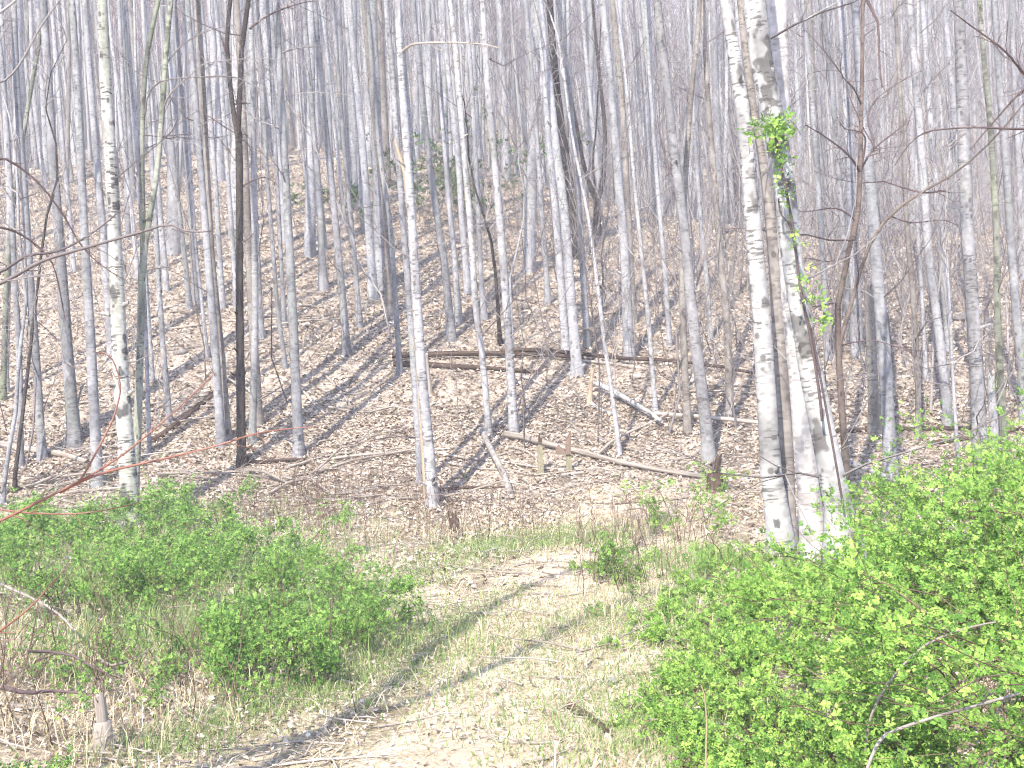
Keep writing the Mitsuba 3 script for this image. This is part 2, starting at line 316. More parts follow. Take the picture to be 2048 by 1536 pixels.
MOTTLED = 'bark_mottled'
PALE, WHITE, MOSSY, DARK, BROWN, SPECK, UMBER = 'bark_pale', 'bark_white', 'bark_mossy', 'bark_dark', 'bark_brown', 'bark_speckled', 'bark_umber'
LEFT_G, MID_G, RIGHT_G = 'slim trees on the left slope', 'slim trees on the middle of the slope', 'slim trees on the right of the slope'
LL = 'slim pale grey tree standing on the left part of the leaf covered slope'
ML = 'slim pale grey tree standing on the middle part of the leaf covered slope'
RL = 'slim grey tree standing among twigs on the right part of the slope'
TREES = [
 # pts (top to foot), width at foot, width at top, bark, label, group, extras
 ([(203,0),(212,200),(225,430),(238,716),(250,860),(262,1050)], 36, 21, MOTTLED, 'stout speckled grey tree with dark knots, rising from the left thicket', None, dict(stubs=5)),
 ([(85,0),(90,72),(104,286),(122,537),(136,716),(150,890)], 25, 15, PALE, 'smooth pale tree with a broad foot, second large trunk left of the stout speckled one', None, {}),
 ([(143,0),(154,179),(165,394),(175,559),(188,788),(196,972)], 22, 13, PALE, 'smooth pale tree just left of the stout speckled tree', None, {}),
 ([(172,36),(190,286),(208,501),(225,722)], 18, 12, PALE, 'pale tree half hidden behind the stout speckled tree, foot higher on the slope', None, {}),
 ([(25,0),(32,143),(50,394),(61,573),(72,716),(85,920)], 17, 12, PALE, 'greenish pale tree whose foot touches the grey log at the left edge', None, {}),
 ([(85,0),(79,80),(64,160),(42,300),(20,480),(5,800)], 12, 7, MOSSY, 'dark mossy tree leaning right at the far left edge of the slope', None, dict(low=6)),
 ([(2,0),(9,200),(18,400),(14,573),(10,785)], 14, 10, PALE, 'pale tree at the very left edge, beside the dark leaning mossy tree', None, {}),
 ([(36,480),(48,590),(45,650),(35,700),(33,800),(17,900),(2,1010)], 9, 6, PALE, 'thin crooked pale sapling curving at the left edge of the clearing', None, dict(hgt=6.5)),
 ([(5,100),(12,200),(25,400),(30,530),(38,700),(41,932)], 13, 9, PALE, 'slim pale tree standing in front of the grey log at the far left', None, {}),
 ([(90,450),(72,602),(51,790),(26,985)], 8, 5, DARK, 'thin dark sapling leaning right beside the grey log at the left', None, dict(hgt=5.5, low=6)),
 ([(104,0),(118,179),(129,322),(140,430),(148,544)], 9, 8, PALE, 'slim pale tree rooted high on the slope behind the second large trunk', None, {}),
 ([(60,0),(68,179),(79,300),(93,380)], 9, 8, PALE, 'slim pale tree with the highest foot at the far left of the slope', None, {}),
 ([(215,0),(236,179),(250,322),(261,394),(276,558)], 9, 7, PALE, 'slim pale tree high on the slope, close left of the forked mossy tree', None, {}),
 ([(278,400),(286,560),(292,700),(299,905)], 9, 6, PALE, 'thin pale tree close on the right of the forked mossy tree', None, {}),
 ([(285,0),(304,322),(311,430),(318,573),(325,680),(340,849)], 12, 8, PALE, 'slim pale tree with a slight kink, right of the forked mossy tree', None, {}),
 ([(280,350),(290,500),(299,644),(306,766)], 8, 6, PALE, 'thin pale tree just right of the forked mossy tree, foot halfway up the slope', None, {}),
 ([(325,0),(347,300),(357,401),(368,501),(380,619)], 10, 8, PALE, 'left one of two slim trees that end together at the long pale pole', None, {}),
 ([(350,0),(357,107),(372,286),(382,430),(392,605)], 13, 10, PALE, 'right one of two slim trees that end together at the long pale pole', None, {}),
 ([(380,300),(393,501),(404,609),(416,720)], 8, 6, PALE, 'thin pale tree just left of the pale tree at the dark slanting log', None, {}),
 ([(375,0),(386,143),(400,322),(411,465),(429,680),(443,893)], 19, 11, PALE, 'pale tree crossing the dark slanting log, its brown twin close behind', None, {}),
 ([(396,0),(404,143),(415,358),(422,501),(440,680),(456,877)], 15, 10, BROWN, 'brownish twin standing close behind the pale tree at the dark slanting log', None, {}),
 ([(400,0),(411,107),(425,286),(435,430),(445,616)], 11, 9, PALE, 'slim pale tree left of the black forked tree, foot high at the pole', None, {}),
 ([(503,0),(508,200),(510,430),(511,644),(504,888)], 15, 10, PALE, 'straight pale tree just right of the black forked tree', None, {}),
 ([(476,60),(484,180),(495,450),(503,620),(518,852)], 18, 13, BROWN, 'grey tree directly behind the straight pale one right of the black tree', None, {}),
 ([(495,0),(505,300),(515,501),(522,677)], 11, 8, PALE, 'slim tree right of the black forked tree, above the straight pale one', None, {}),
 ([(432,0),(437,60),(450,250),(462,430),(474,620)], 10, 8, PALE, 'slim pale tree whose foot hides behind the black forked tree', None, {}),
 ([(554,0),(559,143),(568,286),(575,430),(586,644),(593,788),(598,913)], 21, 12, PALE, 'ringed grey tree standing alone right of the black forked tree, brush at its foot', None, dict(stubs=2, branches=[([(564,106),(595,92),(625,85),(684,62)], 4), ([(570,300),(563,215),(580,185),(612,178),(700,182)], 4)])),
 ([(535,0),(540,100),(554,344),(561,501),(569,652)], 9, 7, PALE, 'slim pale tree left of the ringed grey tree, the one with the higher foot', None, {}),
 ([(515,0),(525,179),(532,322),(543,465),(554,609),(572,737)], 9, 7, PALE, 'slim pale tree left of the ringed grey tree, the one with the lower foot', None, {}),
 ([(605,0),(614,107),(629,286),(640,430),(647,580)], 15, 10, PALE, 'pale tree with a broad trunk, foot just above the thin bent arching sapling', None, {}),
 ([(628,0),(636,107),(650,250),(665,394),(679,537),(695,709)], 16, 10, PALE, 'clean pale tree casting a long shadow up the slope, left of the main shadow stripes', None, {}),
 ([(665,0),(679,179),(693,358),(708,501),(720,655)], 10, 8, PALE, 'slim pale tree right of the clean pale tree that casts a long shadow', None, {}),
 ([(698,0),(704,72),(718,215),(733,394),(747,598)], 17, 12, PALE, 'pale straight tree with a wide trunk beside the small evergreen shoot up the slope', None, {}),
 ([(727,0),(740,143),(754,286),(771,430),(778,630)], 14, 10, BROWN, 'brownish tree whose foot stands in shade above the split end of the big rotten log', None, {}),
 ([(735,0),(745,150),(761,322),(782,465),(789,573),(800,748)], 11, 8, PALE, 'thin speckled tree crossing the left end of the big rotten log', None, {}),
 ([(580,0),(593,179),(607,322),(618,437)], 7, 6, SPECK, 'thin whitish tree high on the slope above the arching sapling', None, {}),
 ([(610,0),(630,330),(643,394),(650,498)], 8, 7, PALE, 'slim pale tree half behind the broad trunk above the arching sapling', None, {}),
 ([(690,0),(710,250),(728,465)], 8, 7, PALE, 'thin pale tree just left of the straight wide tree, rooted higher up', None, {}),
 ([(722,0),(735,180),(751,358),(758,519)], 8, 7, PALE, 'thin pale tree just right of the straight wide tree, rooted higher up', None, {}),
 ([(640,0),(655,100),(675,308),(690,451)], 8, 6, PALE, 'thin pale tree high between the clean pale tree and the straight wide one', None, {}),
 ([(794,0),(800,107),(807,215),(818,358),(829,537),(843,752),(857,895),(866,1012)], 23, 13, SPECK, 'white speckled tree in the centre with a torn split at its foot', None, dict(stubs=4, branches=[([(803,106),(827,96),(885,99),(964,109),(998,123)], 6, -0.6, 'dead_wood')])),
 ([(771,0),(783,120),(790,230),(797,330),(812,520),(822,650),(832,800),(843,967)], 16, 10, PALE, 'pale tree leaning close behind the white speckled tree in the centre', None, {}),
 ([(825,0),(840,143),(854,286),(868,394),(890,537),(904,680)], 15, 12, PALE, 'pale leaning tree with a brown foot, first one above the big rotten log', None, {}),
 ([(865,0),(875,107),(886,250),(897,394),(908,501),(918,645)], 12, 8, PALE, 'slim pale tree close right of the leaning one with a brown foot', None, {}),
 ([(899,0),(912,103),(919,191),(931,342),(943,479),(950,600),(965,716),(978,868)], 13, 11, SPECK, 'slim speckled tree whose foot meets the leaning dead trunk', None, dict(stubs=2)),
 ([(885,0),(899,171),(916,308),(926,479),(938,587)], 13, 9, PALE, 'slim pale tree behind the slim speckled one, foot high on the slope', None, {}),
 ([(930,0),(940,120),(947,239),(954,376),(962,560),(970,640)], 10, 9, PALE, 'slim pale tree just left of the tall white speckled tree in the middle', None, {}),
 ([(965,0),(973,143),(986,286),(1001,465),(1015,644),(1028,872)], 18, 12, SPECK, 'tall white speckled tree in the middle casting a shadow to its right, near the posts', None, dict(stubs=3)),
 ([(965,422),(979,465),(990,537),(1001,690)], 8, 5, DARK, 'small dark crooked sapling with pale spreading twigs above the big rotten log', None, dict(hgt=3.6, low=5, branches=[([(979,460),(1005,436),(1036,432)], 5, .2, 'twig_grey'), ([(972,440),(980,405),(985,370)], 4, .2, 'twig_grey')])),
 ([(1068,0),(1079,60),(1088,143),(1098,286),(1108,394),(1120,540),(1132,708)], 16, 11, PALE, 'rear tree of the close pale pair standing on the big rotten log', None, {}),
 ([(1079,0),(1100,179),(1115,322),(1129,430),(1140,573),(1155,750)], 21, 13, PALE, 'front tree of the close pale pair, its foot below the big rotten log', None, dict(stubs=2)),
 ([(1118,0),(1125,72),(1140,200),(1154,358),(1165,537),(1175,693)], 13, 10, PALE, 'pale tree just right of the close pale pair', None, {}),
 ([(1140,250),(1165,380),(1175,430),(1190,537),(1208,680),(1229,823),(1240,910)], 10, 5, SPECK, 'thin white sapling leaning left, its foot right of the broken posts', None, dict(hgt=8)),
 ([(1205,0),(1208,36),(1222,179),(1236,358),(1251,537),(1258,718)], 21, 13, PALE, 'broad pale grey tree at the right end of the big rotten log', None, dict(stubs=2)),
 ([(1225,0),(1247,250),(1256,430),(1266,645)], 14, 11, BROWN, 'grey tree directly behind the broad pale one at the right end of the rotten log', None, {}),
 ([(1050,0),(1057,72),(1072,250),(1084,430),(1097,609)], 10, 8, PALE, 'slim pale tree left of the close pale pair, foot on the leafy bank', None, {}),
 ([(1107,120),(1118,220),(1135,342),(1148,430),(1160,520)], 19, 15, DARK, 'thick dark grey tree in shade behind the close pale pair', None, {}),
 ([(1245,100),(1255,200),(1268,358),(1282,501),(1297,644),(1311,823)], 10, 6, SPECK, 'slim white sapling with a shadow at its foot above the pale fallen pole', None, {}),
 ([(1290,0),(1304,215),(1314,358),(1329,537),(1340,693)], 10, 7, PALE, 'slim pale tree between the slim white sapling and the white leaning tree', None, {}),
 ([(1313,0),(1322,72),(1336,200),(1350,322),(1365,430),(1382,609),(1404,788),(1419,918)], 25, 16, SPECK, 'white speckled leaning tree left of the large twin trunks, rotten stump at its foot', None, dict(stubs=3)),
 ([(1397,36),(1386,143),(1375,286),(1366,450),(1365,609),(1368,716),(1376,862)], 15, 9, BROWN, 'dead brown tree with dark upper stem behind the white leaning tree', None, dict(low=6, branches=[([(1368,380),(1340,330),(1320,220)], 6, .3, 'twig_wine')])),
 ([(1375,0),(1386,215),(1400,430),(1411,537),(1422,682)], 9, 7, PALE, 'slim pale tree just right of the white leaning tree, rooted higher up', None, {}),
 ([(1405,0),(1415,179),(1429,358),(1443,537),(1454,644),(1461,843)], 16, 9, BROWN, 'grey brown tree with a sunlit edge, just left of the large white trunk', None, {}),
 ([(1450,0,22),(1465,95,26),(1478,171,28),(1493,300,30),(1510,500,34),(1526,680,37),(1541,931,41),(1566,1112,47)], 47, 22, WHITE, 'large white blotched tree, left one of the big trunks rising from the right thicket', None, dict(stubs=3, sides=16)),
 ([(1481,0,14),(1497,150,15),(1522,300,17),(1547,500,24),(1555,637,25),(1562,739,26),(1571,876,28),(1577,1066,30)], 30, 24, 'bark_drab', 'dull brown tree squeezed behind the large white blotched one', None, dict(behind=0.37, sides=14)),
 ([(1553,0,42),(1560,200,37),(1564,350,33),(1577,600,32),(1595,750,37),(1608,900,42),(1624,1050,46),(1632,1150,50)], 50, 42, 'bark_grey', 'smooth grey brown tree between the large white blotched trunk and the ivy clad one', None, dict(sides=16, depth=10.15)),
 ([(1508,0,46),(1519,102,45),(1540,205,43),(1559,308,45),(1571,410,45),(1582,513,41),(1601,637,40),(1620,739,48),(1640,842,48),(1664,945,52),(1686,1079,62),(1694,1165,70)], 56, 41, WHITE, 'large leaning white tree with an ivy clump high on its trunk', None, dict(sides=16)),
 ([(1715,0,16),(1726,171,19),(1740,308,22),(1752,465,23),(1760,585,24),(1772,739,27),(1781,910,27),(1786,960,28)], 28, 16, PALE, 'pale tree right of the branching young tree, rising behind the thicket', None, {}),
 ([(1695,350),(1700,480),(1705,560),(1709,717)], 12, 9, PALE, 'slim pale tree close on the right of the dark young tree', None, {}),
 ([(1690,100),(1705,350),(1716,560),(1723,702)], 10, 8, PALE, 'slim pale tree left of the broken grey brown snag', None, {}),
 ([(1607,17),(1622,171),(1645,525),(1657,720)], 12, 10, PALE, 'slim pale tree between the ivy clad tree and the dark young tree', None, {}),
 ([(1645,0),(1662,137),(1676,308),(1690,525),(1700,690)], 12, 10, PALE, 'slim pale tree directly behind the dark young tree', None, {}),
 ([(1919,0,21),(1926,137,23),(1930,273,26),(1935,444,25),(1939,520,25),(1946,637,26),(1953,760,28),(1962,960,30)], 30, 21, SPECK, 'stout pale speckled tree, rightmost large trunk above the thicket', None, dict(stubs=2)),
 ([(1963,0),(1977,171),(1988,273),(1996,444),(1998,640),(2003,760),(2012,945)], 16, 10, MOSSY, 'slim mossy tree right of the stout pale speckled one, beside a broken stub', None, {}),
 ([(1985,0),(1995,150),(2010,350),(2021,500),(2032,637),(2042,739),(2050,840)], 19, 13, PALE, 'pale tree at the very right edge above the thicket', None, {}),
 ([(1820,0),(1837,205),(1847,342),(1860,525),(1872,620),(1886,740),(1897,852)], 18, 13, PALE, 'pale tree leaning left of the stout speckled tree on the right', None, {}),
 ([(1845,0),(1858,200),(1874,410),(1885,534),(1898,706)], 13, 10, PALE, 'slim pale tree close right of the pale leaning one on the right', None, {}),
 ([(1795,100),(1800,200),(1810,400),(1817,500),(1830,640),(1835,740),(1837,880)], 12, 8, BROWN, 'slim wavy brown tree left of the pale leaning tree on the right', None, {}),
 ([(1835,450),(1844,600),(1853,762)], 9, 7, PALE, 'thin pale stem between the wavy brown tree and the pale leaning one', None, {}),
 ([(1890,0),(1902,137),(1916,308),(1926,444),(1940,625)], 12, 10, PALE, 'slim pale tree directly behind the stout speckled one on the right', None, {}),
 ([(2025,0),(2030,171),(2038,350),(2046,560)], 13, 11, PALE, 'slim pale tree high up at the very right edge', None, {}),
 ([(1905,760),(1912,850),(1918,985)], 9, 6, PALE, 'thin grey stem in front of the dark log at the edge of the right thicket', None, dict(hgt=4.0)),
 ([(1020,560),(1042,470),(1050,400)][::-1] + [(1026,705)], 5, 3, PALE, 'thin pale whip bending right above the big rotten log', None, dict(hgt=5.0, low=2)),
]
for pts, wb, wt, bk, lab, grp, ex in TREES:
    tree_from_pixels('tree', pts, wb, wt, bk, lab, grp, **ex)

# forked trees
tree_from_pixels('tree', [(285,530),(279,788),(268,1032)], 17, 15, MOSSY, 'greenish forked tree, its two stems parting above the slope, right of the stout speckled tree',
    fork=[([(284,560),(286,458),(284,358),(286,215),(300,72),(318,5),(326,-60)], (12, 8)), ([(285,548),(293,473),(314,344),(325,215),(332,107),(342,0),(352,-90)], (13, 10))],
    branches=[([(326,222),(342,198),(383,167),(431,140),(513,138),(632,154)], 4, -0.6), ([(290,230),(308,181),(342,167),(461,164),(547,202),(615,256)], 4, -0.5), ([(332,130),(362,82),(410,48),(458,31)], 4, .4)])
tree_from_pixels('tree', [(476,262),(478,322),(478,501),(480,716),(483,933)], 18, 14, DARK, 'black forked tree on the left slope with knobbly stubs along its trunk', stubs=9, twig='twig_wine',
    fork=[([(477,285),(463,193),(454,93),(461,0),(468,-70)], (10, 8)), ([(476,270),(480,179),(483,107),(497,0),(505,-80)], (11, 9))],
    branches=[([(499,58),(533,27),(588,0),(620,-12)], 5), ([(458,120),(444,85),(437,60)], 5, .1), ([(479,379),(496,362),(523,350),(550,368)], 4), ([(480,486),(500,472),(505,462)], 4, .1), ([(466,210),(480,205),(499,204)], 4, .1)])
tree_from_pixels('tree', [(1195,400),(1193,470)], 16, 15, DARK, 'dark forked tree deep in the woods behind the pale trees of the centre', twig='twig_wine',
    fork=[([(1195,405),(1180,372),(1166,322),(1155,260),(1140,180)], (11, 5)), ([(1195,405),(1207,350),(1209,250),(1202,180),(1190,60)], (11, 6)), ([(1195,405),(1186,330),(1192,260)], (6, 3))])

# the dark, many-branched young tree in the right half
tree_from_pixels('young_tree', [(1712,440),(1697,517),(1696,545),(1679,563),(1676,613),(1678,720),(1690,900),(1698,1040)], 16, 10, UMBER, 'dark spreading young tree with crooked bare branches, right of the ivy clad tree', twig='twig_wine',
    fork=[([(1705,480),(1714,444),(1718,390),(1720,342)], (12, 9)), ([(1679,690),(1704,603),(1735,500),(1779,431),(1841,386),(1912,345)], (9, 4))],
    branches=[([(1720,345),(1690,318),(1649,297),(1587,270)], 5.8, -0.5), ([(1720,345),(1755,294),(1803,256),(1860,215)], 5.8, .5), ([(1721,335),(1727,284),(1714,270),(1680,267),(1659,246)], 4.3, -.3),
              ([(1752,296),(1735,262),(1717,212),(1700,160)], 3.6, .2), ([(1748,280),(1745,239),(1765,191),(1827,144),(1895,106)], 4.3, .6), ([(1779,431),(1840,440),(1912,430),(1960,440)], 3.6, .6),
              ([(1697,510),(1650,525),(1600,520),(1560,530)], 2.9, -.3), ([(1684,690),(1730,682),(1800,700),(1850,705)], 3.6, -.4), ([(1678,605),(1640,612),(1610,625)], 3.6, -.2), ([(1714,444),(1660,420),(1600,430),(1520,415)], 3.6, -.4)])
# broken trees
tree_from_pixels('snag', [(789,280,5),(803,312,8),(814,380,11),(820,440,12),(829,600,13),(842,790,14),(860,1000,22)], 22, 5, 'fresh_wood', 'torn snag of bare tan wood leaning against the white speckled tree in the centre', snag=True, depth=None)
tree_from_pixels('snag', [(1736,583,18),(1742,700,20),(1750,866,22)], 22, 18, BROWN, 'broken off grey brown snag behind the young branching tree', snag=True)
tree_from_pixels('snag', [(1983,757,15),(1993,925,17)], 17, 15, PALE, 'short grey stub with a flat broken top beside the slim mossy tree', snag=True)
tree_from_pixels('snag', [(852,715,9),(854,745,10),(857,785,12)], 12, 9, 'dead_wood', 'low split stub at the left end of the big rotten log', snag=True)
tree_from_pixels('snag', [(1185,740,7),(1182,770,8),(1179,810,9)], 9, 7, 'fresh_wood', 'thin tan snapped sapling stump beside the white fallen pole', snag=True)
tree_from_pixels('snag', [(1437,918,12),(1430,955,20),(1430,985,26)], 26, 12, 'rotten_wood', 'dark rotten stump at the foot of the white leaning tree', snag=True)
tree_from_pixels('stump', [(200,1408,24),(205,1450,26),(209,1508,30)], 30, 24, 'dead_wood', 'short pale cut stump at the lower left among brambles', snag=True)
tree_from_pixels('stump', [(908,1030,8),(909,1048,13),(910,1066,16)], 16, 8, 'rotten_wood', 'small dark stump with pale dead sprigs in the middle of the clearing', snag=True)

# ------------------------------------------------------------------ more trees behind, standing anywhere on the hillside
def simple_tree(x, y, r, H, detail):
    z = gz(x, y)
    t = np.linspace(0, 1, 9)
    lean = rng.normal(size=2) * 0.022
    bow = rng.normal(size=2) * 0.25
    P = np.stack([x + lean[0] * H * t + bow[0] * np.sin(t * 3), y + lean[1] * H * t + bow[1] * np.sin(t * 3), z - 0.2 + H * t], -1)
    R = r * (1.15 - 1.0 * t) ; R[0] *= 1.2
    return P, np.maximum(R, 0.012)
cand = []

tries = 0
while len(cand) < 1150 and tries < 40000:
    tries += 1
    y = 24 + 110 * rng.random() ** 0.8; x = U(-0.50, 0.50) * y
    z = gz(x, y); px, py = project(np.array([x, y, z]))
    if y < 36 and (py > 590 - 120 * (px > 1250) or rng.random() < 0.6): continue
    if any((c[0] - x) ** 2 + (c[1] - y) ** 2 < 1.1 for c in cand): continue
    r = 0.05 + 0.09 * rng.random() ** 1.3
    cand.append((x, y, r, px, r / y))
cand.sort(key=lambda c: -c[4])
NAMED = 190
mass = Mesh(); mass_twigs = Mesh()
for i, (x, y, r, px, _) in enumerate(cand):
    H = U(15, 23) * (0.7 + 3 * r)
    P, R = simple_tree(x, y, r, H, 1)
    if i < NAMED and -60 < px < 2100:
        root = numbered('tree')
        if px < 690: lab, grp = 'slender pale tree, one of many crowding the upper left hillside', 'far trees on the left hillside'
        elif px < 1300: lab, grp = 'slender grey tree, one of many deep in the woods behind the centre', 'far trees in the middle of the woods'
        else: lab, grp = 'slender grey tree, one of many deep in the twiggy woods on the right', 'far trees in the woods on the right'
        tag(root, lab, 'tree', grp)
        obj(part(root, 'trunk'), Mesh().add(*stem(P, R, 14, 7, 0.05, i)).out(PALE if i % 11 else BROWN))
        crown(root, P, R, PALE, 8, 0.45, 'twig_grey', 1, 3)
    else:
        mass.add(*tubes(P[None], R[None], 5))
        K = len(P); n = 9; t = U(0.35, 0.97, n) * (K - 1); k = t.astype(int); az = U(0, 6.28, n)
        D = unit(np.stack([np.cos(az), np.sin(az), U(.5, 1.5, n)], -1))
        LP, LR = limbs(P[k], D, H * U(.1, .2, n), np.full(n, 0.02), 4, .15, .25); mass_twigs.add(*tubes(LP, LR, 3))
        TP, TR = off_limbs(LP, LR, 6, .6, .45, .5, 3); mass_twigs.add(*tubes(TP, np.maximum(TR, .007), 3))
# the far wood on the hill behind, a mass
N = 3300
bud = Mesh()
y = 60 + 165 * rng.random(N) ** 0.75; x = U(-0.52, 0.52, N) * y
z = height(x, y)
H = U(9, 17, N); t = np.linspace(0, 1, 5)
P = np.stack([x[:, None] + rng.normal(size=(N, 1)) * .6 * t, y[:, None] + rng.normal(size=(N, 1)) * .6 * t, z[:, None] - .2 + H[:, None] * t], -1)
R = (U(0.06, 0.15, N)[:, None]) * (1.1 - t); R = np.maximum(R, 0.02)
mass.add(*tubes(P, R, 4))
isbud = meshkit.noise(np.stack([x * .05, y * .05, x * 0], -1), 4) + U(-.3, .3, N) > 0.70
for sel, m_ in ((~isbud, mass_twigs), (isbud, bud)):
    Ps, Rs, n = P[sel], R[sel], 10
    LP, LR = off_limbs(Ps, Rs, n, .55, .30, .35, 4, .2, .15, .3); m_.add(*tubes(LP, np.maximum(LR, .02), 3))
    TP, TR = off_limbs(LP, LR, 3, .6, .5, .6, 3); m_.add(*tubes(TP, np.maximum(TR, .012), 3))
obj('far_woods', mass.out('bark_far'), 'mass of grey trunks covering the far hill and upper slopes', None, None, 'stuff')
obj('far_woods__twigs', mass_twigs.out('twig_far'), None, None, None, 'stuff')
obj('far_woods__budding_twigs', bud.out('twig_bud'), 'pinkish budding twigs of the far hill', None, None, 'stuff')

# ------------------------------------------------------------------ fallen logs and poles
def log(name, pts, w, bsdf, label, group=None, w2=None, lift=0.0, cat='log', twigs=0, n=None):
    P = np.array([hit(*p) for p in pts])
    d = P[:, 1].mean(); r0 = w / 2 * d / F; r1 = (w2 or w * 0.6) / 2 * d / F
    R = np.linspace(r0, r1, len(P))
    P[:, 2] = height(P[:, 0], P[:, 1]) + R * 0.75 + lift
    root = numbered(name); tag(root, label, cat, group)
    seed = len(labels)
    L = np.sum(np.linalg.norm(np.diff(P, axis=0), axis=1))
    n = n or int(np.clip(L / 0.25, 8, 40))
    Q, S, _ = resample(P, R, n)
    Q[1:-1, 2] = np.maximum(Q[1:-1, 2], height(Q[1:-1, 0], Q[1:-1, 1]) + S[1:-1] * 0.5)
    Q[:, 2] += np.cumsum(rng.normal(size=n)) * 0.006
    m = Mesh().add(*stem(Q, S, n, 9, 0.12, seed, jag=0.12 if w > 7 else 0))
    if twigs:
        TP, TR = off_limbs(Q[None], S[None], twigs, 0.8, 0.22, 0.4, 5, .25, .1)
        obj(part(root, 'twigs'), Mesh().add(*tubes(TP, np.maximum(TR, .004), 4)).out(bsdf), None, None, None, 'stuff')
    scene[part(root, 'trunk') if twigs else root] = m.out(bsdf)
    return root
DW, RW, FW = 'dead_wood', 'rotten_wood', 'fresh_wood'
log('fallen_log', [(785,724),(860,721),(980,718),(1080,719),(1160,724)], 12, RW, 'dark weathered upper log of the long fallen pair across the slope', w2=8, lift=.06)
log('fallen_log', [(788,732),(870,737),(980,742),(1060,746)], 13, RW, 'dark rotten lower log of the long fallen pair across the slope', w2=8, twigs=4)
log('fallen_log', [(1000,716),(1100,716),(1165,722),(1260,730),(1365,736),(1510,760)], 10, RW, 'long thin fallen trunk running right from the rotten pair to the large trunks', w2=6, lift=.1)
log('fallen_log', [(1165,726),(1270,735),(1360,752),(1470,770)], 8, DW, 'thin fallen pole just below the long thin trunk on the right of the slope', w2=5)
log('fallen_branch', [(1100,715),(1140,700),(1160,697),(1210,695)], 5, DW, 'short bent pale branch lying over the rotten log by the close pair', w2=3, lift=.35, cat='branch')
log('fallen_log', [(1010,880),(1055,888),(1130,905),(1240,932),(1395,958)], 15, DW, 'grey log lying behind the broken posts', w2=9, lift=.05, twigs=5)
log('fallen_log', [(958,838),(1032,858),(1085,868),(1140,873)], 9, DW, 'slanting log passing the foot of the tall white tree above the posts', w2=6)
log('fallen_log', [(1010,895),(1050,905),(1075,925)], 6, DW, 'short pale limb ending at the left post', w2=4)
log('fallen_log', [(1189,784),(1250,812),(1320,858)], 13, 'bark_white', 'straight white fallen pole slanting right of the thin tan stump', w2=8, lift=.1)
log('fallen_log', [(1179,806),(1200,822),(1228,833)], 9, 'bark_white', 'short white pole lying at the foot of the thin tan stump', w2=6)
log('fallen_log', [(1025,750),(1060,762),(1107,787)], 6, DW, 'thin straight pole below the rotten log in the centre', w2=5)
log('fallen_log', [(-10,892),(60,903),(110,912),(168,926)], 15, DW, 'thick pale grey log at the left edge of the slope foot', w2=11)
log('fallen_log', [(306,886),(349,855),(427,790),(478,744)], 13, RW, 'dark mossy log slanting up behind the forked mossy tree', w2=9)
log('fallen_log', [(14,863),(160,862),(335,857),(500,852),(650,843)], 5, DW, 'very long thin pole across the foot of the left slope', w2=3)
log('fallen_log', [(137,601),(260,611),(417,622)], 6, DW, 'long pale pole lying high on the left slope', w2=4)
log('fallen_log', [(318,664),(400,652),(480,643),(560,640)], 6, DW, 'pole lying behind the black tree on the left slope', w2=4)
log('fallen_log', [(489,640),(570,630),(650,620)], 6, DW, 'pole lying level with the fork shade right of the black tree', w2=4)
log('fallen_log', [(318,540),(370,524),(440,530)], 6, RW, 'short dark log high on the slope behind the forked mossy tree', w2=4)
log('fallen_log', [(560,756),(600,780),(630,812),(652,834)], 6, DW, 'curved pale limb below the arching sapling', w2=4)
log('fallen_log', [(643,746),(680,785),(713,832)], 6, DW, 'straight pale pole pointing down the slope left of the shadow stripes', w2=4)
log('fallen_log', [(294,938),(400,945),(520,957),(643,966)], 7, DW, 'long pole at the slope foot under the black tree', w2=4, twigs=6)
log('fallen_log', [(496,930),(550,928),(605,924)], 9, RW, 'dark branch pile log between the black tree and the ringed grey tree', w2=5, twigs=8)
log('fallen_log', [(868,985),(930,980),(1001,975)], 8, RW, 'dark pole on the flat right of the torn split tree', w2=6)
log('fallen_log', [(875,990),(940,989),(1001,988)], 6, DW, 'pale pole just in front of the dark one right of the torn split tree', w2=4)
log('fallen_log', [(1029,988),(1090,990),(1162,992)], 7, DW, 'pale log lying in the leaves below the broken posts', w2=5)
log('fallen_log', [(1310,846),(1348,849),(1430,853),(1519,863)], 11, DW, 'pale grey pole passing behind the white leaning tree to the large white trunk', w2=8, lift=.1)
log('fallen_log', [(1580,872),(1750,864),(1900,862),(2050,864)], 9, RW, 'long dark log behind the right thicket', w2=7)
log('fallen_log', [(1724,878),(1769,890),(1800,900)], 8, DW, 'short pale log near the foot of the pale tree right of the young tree', w2=6)
log('fallen_log', [(1857,890),(1930,880),(2020,868)], 10, RW, 'dark short log left of the broken stub on the right', w2=7)
log('fallen_log', [(1433,970),(1470,962),(1522,952)], 11, DW, 'grey log right of the dark rotten stump', w2=8, twigs=8)
log('fallen_log', [(1193,574),(1240,590),(1297,611)], 7, RW, 'dark log high up behind the broad pale grey tree', w2=4)
log('fallen_log', [(1200,634),(1250,628)], 7, RW, 'short dark log just left of the broad pale grey tree, above the rotten pair', w2=5)
log('fallen_log', [(1001,594),(1035,600),(1072,608)], 8, RW, 'dark crooked log above the leaf bank in the centre', w2=4, twigs=5)
log('fallen_log', [(1416,724),(1390,765),(1355,812)], 7, DW, 'pale pole leaning down beside the dead brown tree', w2=5, lift=.25)
log('fallen_log', [(1690,1008),(1704,1014),(1760,1042),(1822,1074)], 13, 'bark_white', 'white dead pole slanting in the right thicket behind the ivy clad tree', w2=10, lift=.45)
log('stick', [(800,1219),(870,1217),(910,1213),(1005,1219)], 6, DW, 'slightly bent stick lying across the path', w2=5, cat='stick')
log('fallen_log', [(1128,1394),(1160,1385),(1215,1370)], 17, 'bark_white', 'short pale log at the edge of the right thicket beside the path', w2=12)
